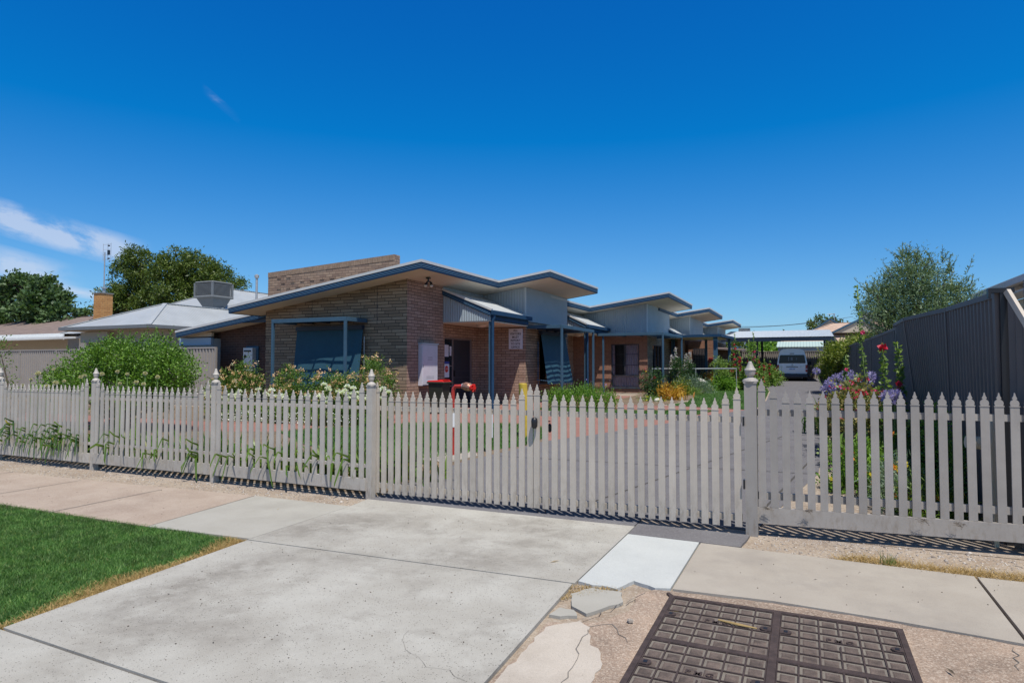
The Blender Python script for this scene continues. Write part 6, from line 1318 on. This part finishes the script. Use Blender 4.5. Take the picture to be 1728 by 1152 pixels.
bush('mixed_flower_bush', 'tangle of rust and green leaves below the hollyhocks', (.75, 10.8, .06), [(.65, 11.2, .85, .35, .6, .35), (.85, 10.4, .7, .3, .5, .4), (.5, 12.0, .6, .3, .5, .35)], 4600, .06, .045, 'l_mixed', clump=.07, fl=[(26, .045, 'p_red', 6, .03, 1), (14, .05, 'p_pink', 6, .03, 1)])
def bed(label, x, y, w_, h_, n, m, L, W, fl=None, dpt=.35): return bush('bed_plant', label, (x, y, gz(y)), [(x, y, gz(y)+h_*.5, w_, dpt, h_*.55), (x+w_*.4, y-.1, gz(y)+h_*.35, w_*.6, dpt, h_*.4)], n, L, W, m, 'plant', clump=.05, fl=fl)
bed('leafy green plant with orange marigolds behind the right pickets', .62, 8.3, .32, .62, 2600, 'l_bright', .06, .022, [(10, .03, 'p_marigold', 9, .012, 1)])
bed('dark leafy plant against the leaning fence panel', 1.15, 8.4, .25, .85, 2400, 'l_dark', .07, .03, [(3, .03, 'p_marigold', 9, .012, 1)])
bed('grey green carnation like clump with orange flowers', .85, 7.6, .28, .45, 2200, 'l_grey', .09, .012, [(9, .03, 'p_marigold', 9, .012, 1), (3, .04, 'p_yellow', 8, .015, 1)])
bed('tall feathery green plant beside the water pipe', 1.28, 7.9, .16, 1.0, 2300, 'l_bright', .05, .018)
bed('trailing pink flowered plant at the edge of the driveway bed', .45, 10.2, .22, .35, 1200, 'l_holly', .05, .04, [(9, .045, 'p_pink', 6, .02, 1)])
bed('yellow leaved low plant at the front of the right bed', .35, 8.5, .18, .22, 900, 'l_bright', .06, .03, [(5, .05, 'p_yellow', 6, .02, 1)])
bed('green clump with dry seed stalks by the fence foot', 1.05, 7.15, .25, .35, 1500, 'l_strap', .12, .012, [(4, .03, 'p_marigold', 8, .012, 1)])

# planting in front of the units
gcl = bush('tulbaghia_clump', 'bright green fine leaved clump with mauve buds beside the first pergola', (-6.2, 18.6, .17), [(-6.75, 18.3, .42, .50, .5, .32), (-6.0, 18.4, .46, .50, .5, .34), (-5.45, 18.6, .38, .36, .4, .30)], 7000, .10, .022, 'l_bright', 'plant', clump=.10, up=.9, outk=.5)
sp_, st_ = sprays([(-6.8+i*.07, 18.4, .70) for i in range(22)], 22, .32, .02, .012, 1.2, 6, .5); build('flower_stalks', st_, M['stem'], gcl, fix=False)
build('mauve_buds', leafmesh(np.array([[-6.9+i*.12+rng.normal(0, .05), 18.35, .88+rng.random()*.2] for i in range(16)]), dirs(16, .4), .06, .03), M['p_blue'], gcl)
def ub(name, label, px, py, Y, r, n, L, W, m, fl=None, cat='plant', **k):
    c = atY(px, py, Y); return bush(name, label, (c.x, Y, gz(Y)), [(c.x, Y, c.z, *r), (c.x+r[0]*.4, Y-.1, gz(Y)+(c.z-gz(Y))*.5, r[0]*.8, r[1], max(.15, (c.z-gz(Y))*.5))], n, L, W, m, cat, fl=fl, **k)
ub('dark_rose', 'dark leaved shrub with one red rose at the corner of the second unit', 1100, 645, 23.6, (.40, .4, .5), 2600, .07, .045, 'l_dark', [(2, .06, 'p_red', 8, .03, 1), (3, .04, 'p_yellow', 5, .02, 1)])
ub('low_border_plant', 'low green plant with white stones at the foot of the pergola post', 1098, 678, 22.3, (.45, .35, .18), 1300, .06, .03, 'l_holly', [(4, .05, 'p_yellow', 6, .03, 1)])
t_ = ub('orange_grass', 'orange and yellow variegated grassy clump by the corner pergola post', 1130, 662, 23.3, (.42, .35, .28), 900, .14, .03, 'l_orange'); cc = atY(1130, 660, 23.3)
build('blades', straps((cc.x, 23.3, gz(23)), 190, .62, .035, .22, 1.0, .8), M['l_orange'], t_)
ub('yellow_green_clump', 'yellow green leafy clump behind the orange grass', 1148, 655, 26.0, (.35, .3, .3), 1400, .08, .04, 'l_hedge')
ub('lavender_mound', 'grey green lavender mound at the edge of the curved lawn', 1170, 652, 27.5, (.75, .5, .32), 3600, .09, .02, 'l_grey', up=.9)
ub('lavender_mound', 'greener low mound in front of the grey lavender', 1160, 663, 26.5, (.6, .3, .2), 2200, .09, .02, 'l_holly', up=.9)
ub('yellow_flower_plant', 'lime green plant with small yellow flowers right of the lavender', 1196, 653, 29.5, (.3, .3, .2), 1200, .07, .04, 'l_bright', [(8, .05, 'p_yellow', 5, .03, 1)])
ub('bronze_shrub', 'bronze orange low shrubs below the handrail', 1208, 640, 32, (.55, .4, .25), 2200, .08, .045, 'l_orange', )
ub('bronze_shrub', 'rusty green shrub near the verandah post', 1190, 638, 33, (.45, .4, .28), 1700, .08, .045, 'l_mixed')
ub('leafy_shrub', 'green leafy shrub in front of the verandah post', 1215, 622, 30.3, (.30, .3, .45), 1800, .09, .05, 'l_holly')
ub('leafy_shrub', 'bright green leafy plant at the base of the verandah post', 1222, 645, 30.0, (.45, .35, .30), 2000, .09, .05, 'l_bright')
ub('plumed_shrub', 'dark green shrub under the silver plumes', 1150, 628, 28.0, (.55, .45, .55), 2800, .09, .045, 'l_dark')
for (px, py, lb) in ((1133, 600, 'silver plumed flower spike at the corner of the second unit'), (1140, 588, 'tallest silver plumed flower spike'), (1146, 612, 'leaning silver plume in the dark shrub'), (1158, 598, 'silver plume in front of the pergola beam'), (1164, 595, 'rightmost silver plume beside the brick pier'), (1153, 608, 'short broad silver plume')):
    Y = 28.2; a = atY(px, py, Y); t = thing('plume_flower', (a.x, Y, gz(Y)), lb, 'flower'); k = np.linspace(0, 1, 130); P = np.column_stack([a.x+rng.normal(0, .05, 130)*(1.2-k), Y+rng.normal(0, .05, 130), a.z-.75*(1-k)]); build('plume', leafmesh(P, dirs(130, .9), .10, .035), M['p_plume'], t); build('stalk', MB().tube([(a.x, Y, gz(Y)), (a.x, Y, a.z-.1)], .012, 5), M['stem'], t)
for (px, py, Y, lb, nf) in ((1240, 562, 31, 'tall hollyhock left of the gate post finial', 14), (1232, 600, 31.5, 'shorter red hollyhock beside the verandah post', 9), (1247, 592, 30.5, 'leaning hollyhock with small red flowers', 9), (1263, 573, 31, 'slim hollyhock directly behind the gate post', 5), (1271, 561, 30, 'hollyhock spire with pink tip against the carport roof', 6), (1279, 600, 32, 'bushy hollyhock at the end of the handrail', 8), (1290, 605, 34, 'hollyhock growing beside the carport post', 8), (1300, 608, 35, 'hollyhock nearest the parked van', 9)):
    hh(lb, px+1, 640, px, py, Y, (rnd.uniform(-.08, .08), 0, 0), nf, 'p_red' if nf != 6 else 'p_pink', nl=90, leafr=(.09, .16), z_leaf=(.02, .85), sp=.16, r=.018, flr=.075)
for (px, py, Y, w_, lb) in ((1240, 640, 31, .6, 'green undergrowth below the tall hollyhocks'), (1272, 640, 32, .5, 'green undergrowth behind the gate post finial'), (1297, 632, 36, .55, 'flowering undergrowth left of the van')):
    ub('undergrowth', lb, px, py, Y, (w_, .5, .45), 3200, .11, .06, 'l_holly', [(14, .06, 'p_red', 5, .03, 1)])
rk = MB(); c = atY(1181, 645, 29.0)
import bmesh
def rock(name, label, c, r, m):
    bm = bmesh.new(); bmesh.ops.create_icosphere(bm, subdivisions=3, radius=1)
    for v in bm.verts: k = 1+.18*math.sin(v.co.x*5+c[0])*math.cos(v.co.y*4)+.1*math.sin(v.co.z*9); v.co = Vector((v.co.x*r[0]*k, v.co.y*r[1]*k, v.co.z*r[2]*k))
    me = bpy.data.meshes.new(name); bm.to_mesh(me); bm.free(); me.materials.append(m); o = bpy.data.objects.new(name, me); COL.objects.link(o); o.location = c; tag(o, label, 'rock'); return o
rock('rock', 'white boulder between the lavender and the bronze shrubs', c, (.28, .2, .16), M['rockwhite'])
rock('rock', 'white stone at the foot of the corner pergola', (-4.6, 22.2, gz(22)+.05), (.14, .1, .08), M['rockwhite'])
for i, (px, py) in enumerate(((1232, 648), (1240, 650), (1250, 647), (1259, 650), (1245, 645))):
    p = atG(px, py); rock('rock', ['pink edging stone furthest left at the end of the curved lawn', 'pink edging stone second from the left at the lawn end', 'pink edging stone in the middle of the lawn end', 'pink edging stone closest to the gate post', 'small pink stone set behind the other edging stones'][i], (p.x, p.y, p.z+.05), (.3, .25, .13), M['aggregate'])
rock('pebble', 'small grey pebble on the rough concrete left of the pit cover', (-.93, 3.68, .03), (.018, .014, .012), M['stone'])
# stick and litter on the pit lid
tag(build('stick', MB().tube([(-.47, 3.90, .032), (-.36, 3.865, .036), (-.26, 3.86, .033)], [.005, .008, .004], 6), M['drygrass'], loc=(-.4, 3.9, .03)), 'pale dry stick lying over the letters of the pit cover', 'stick')
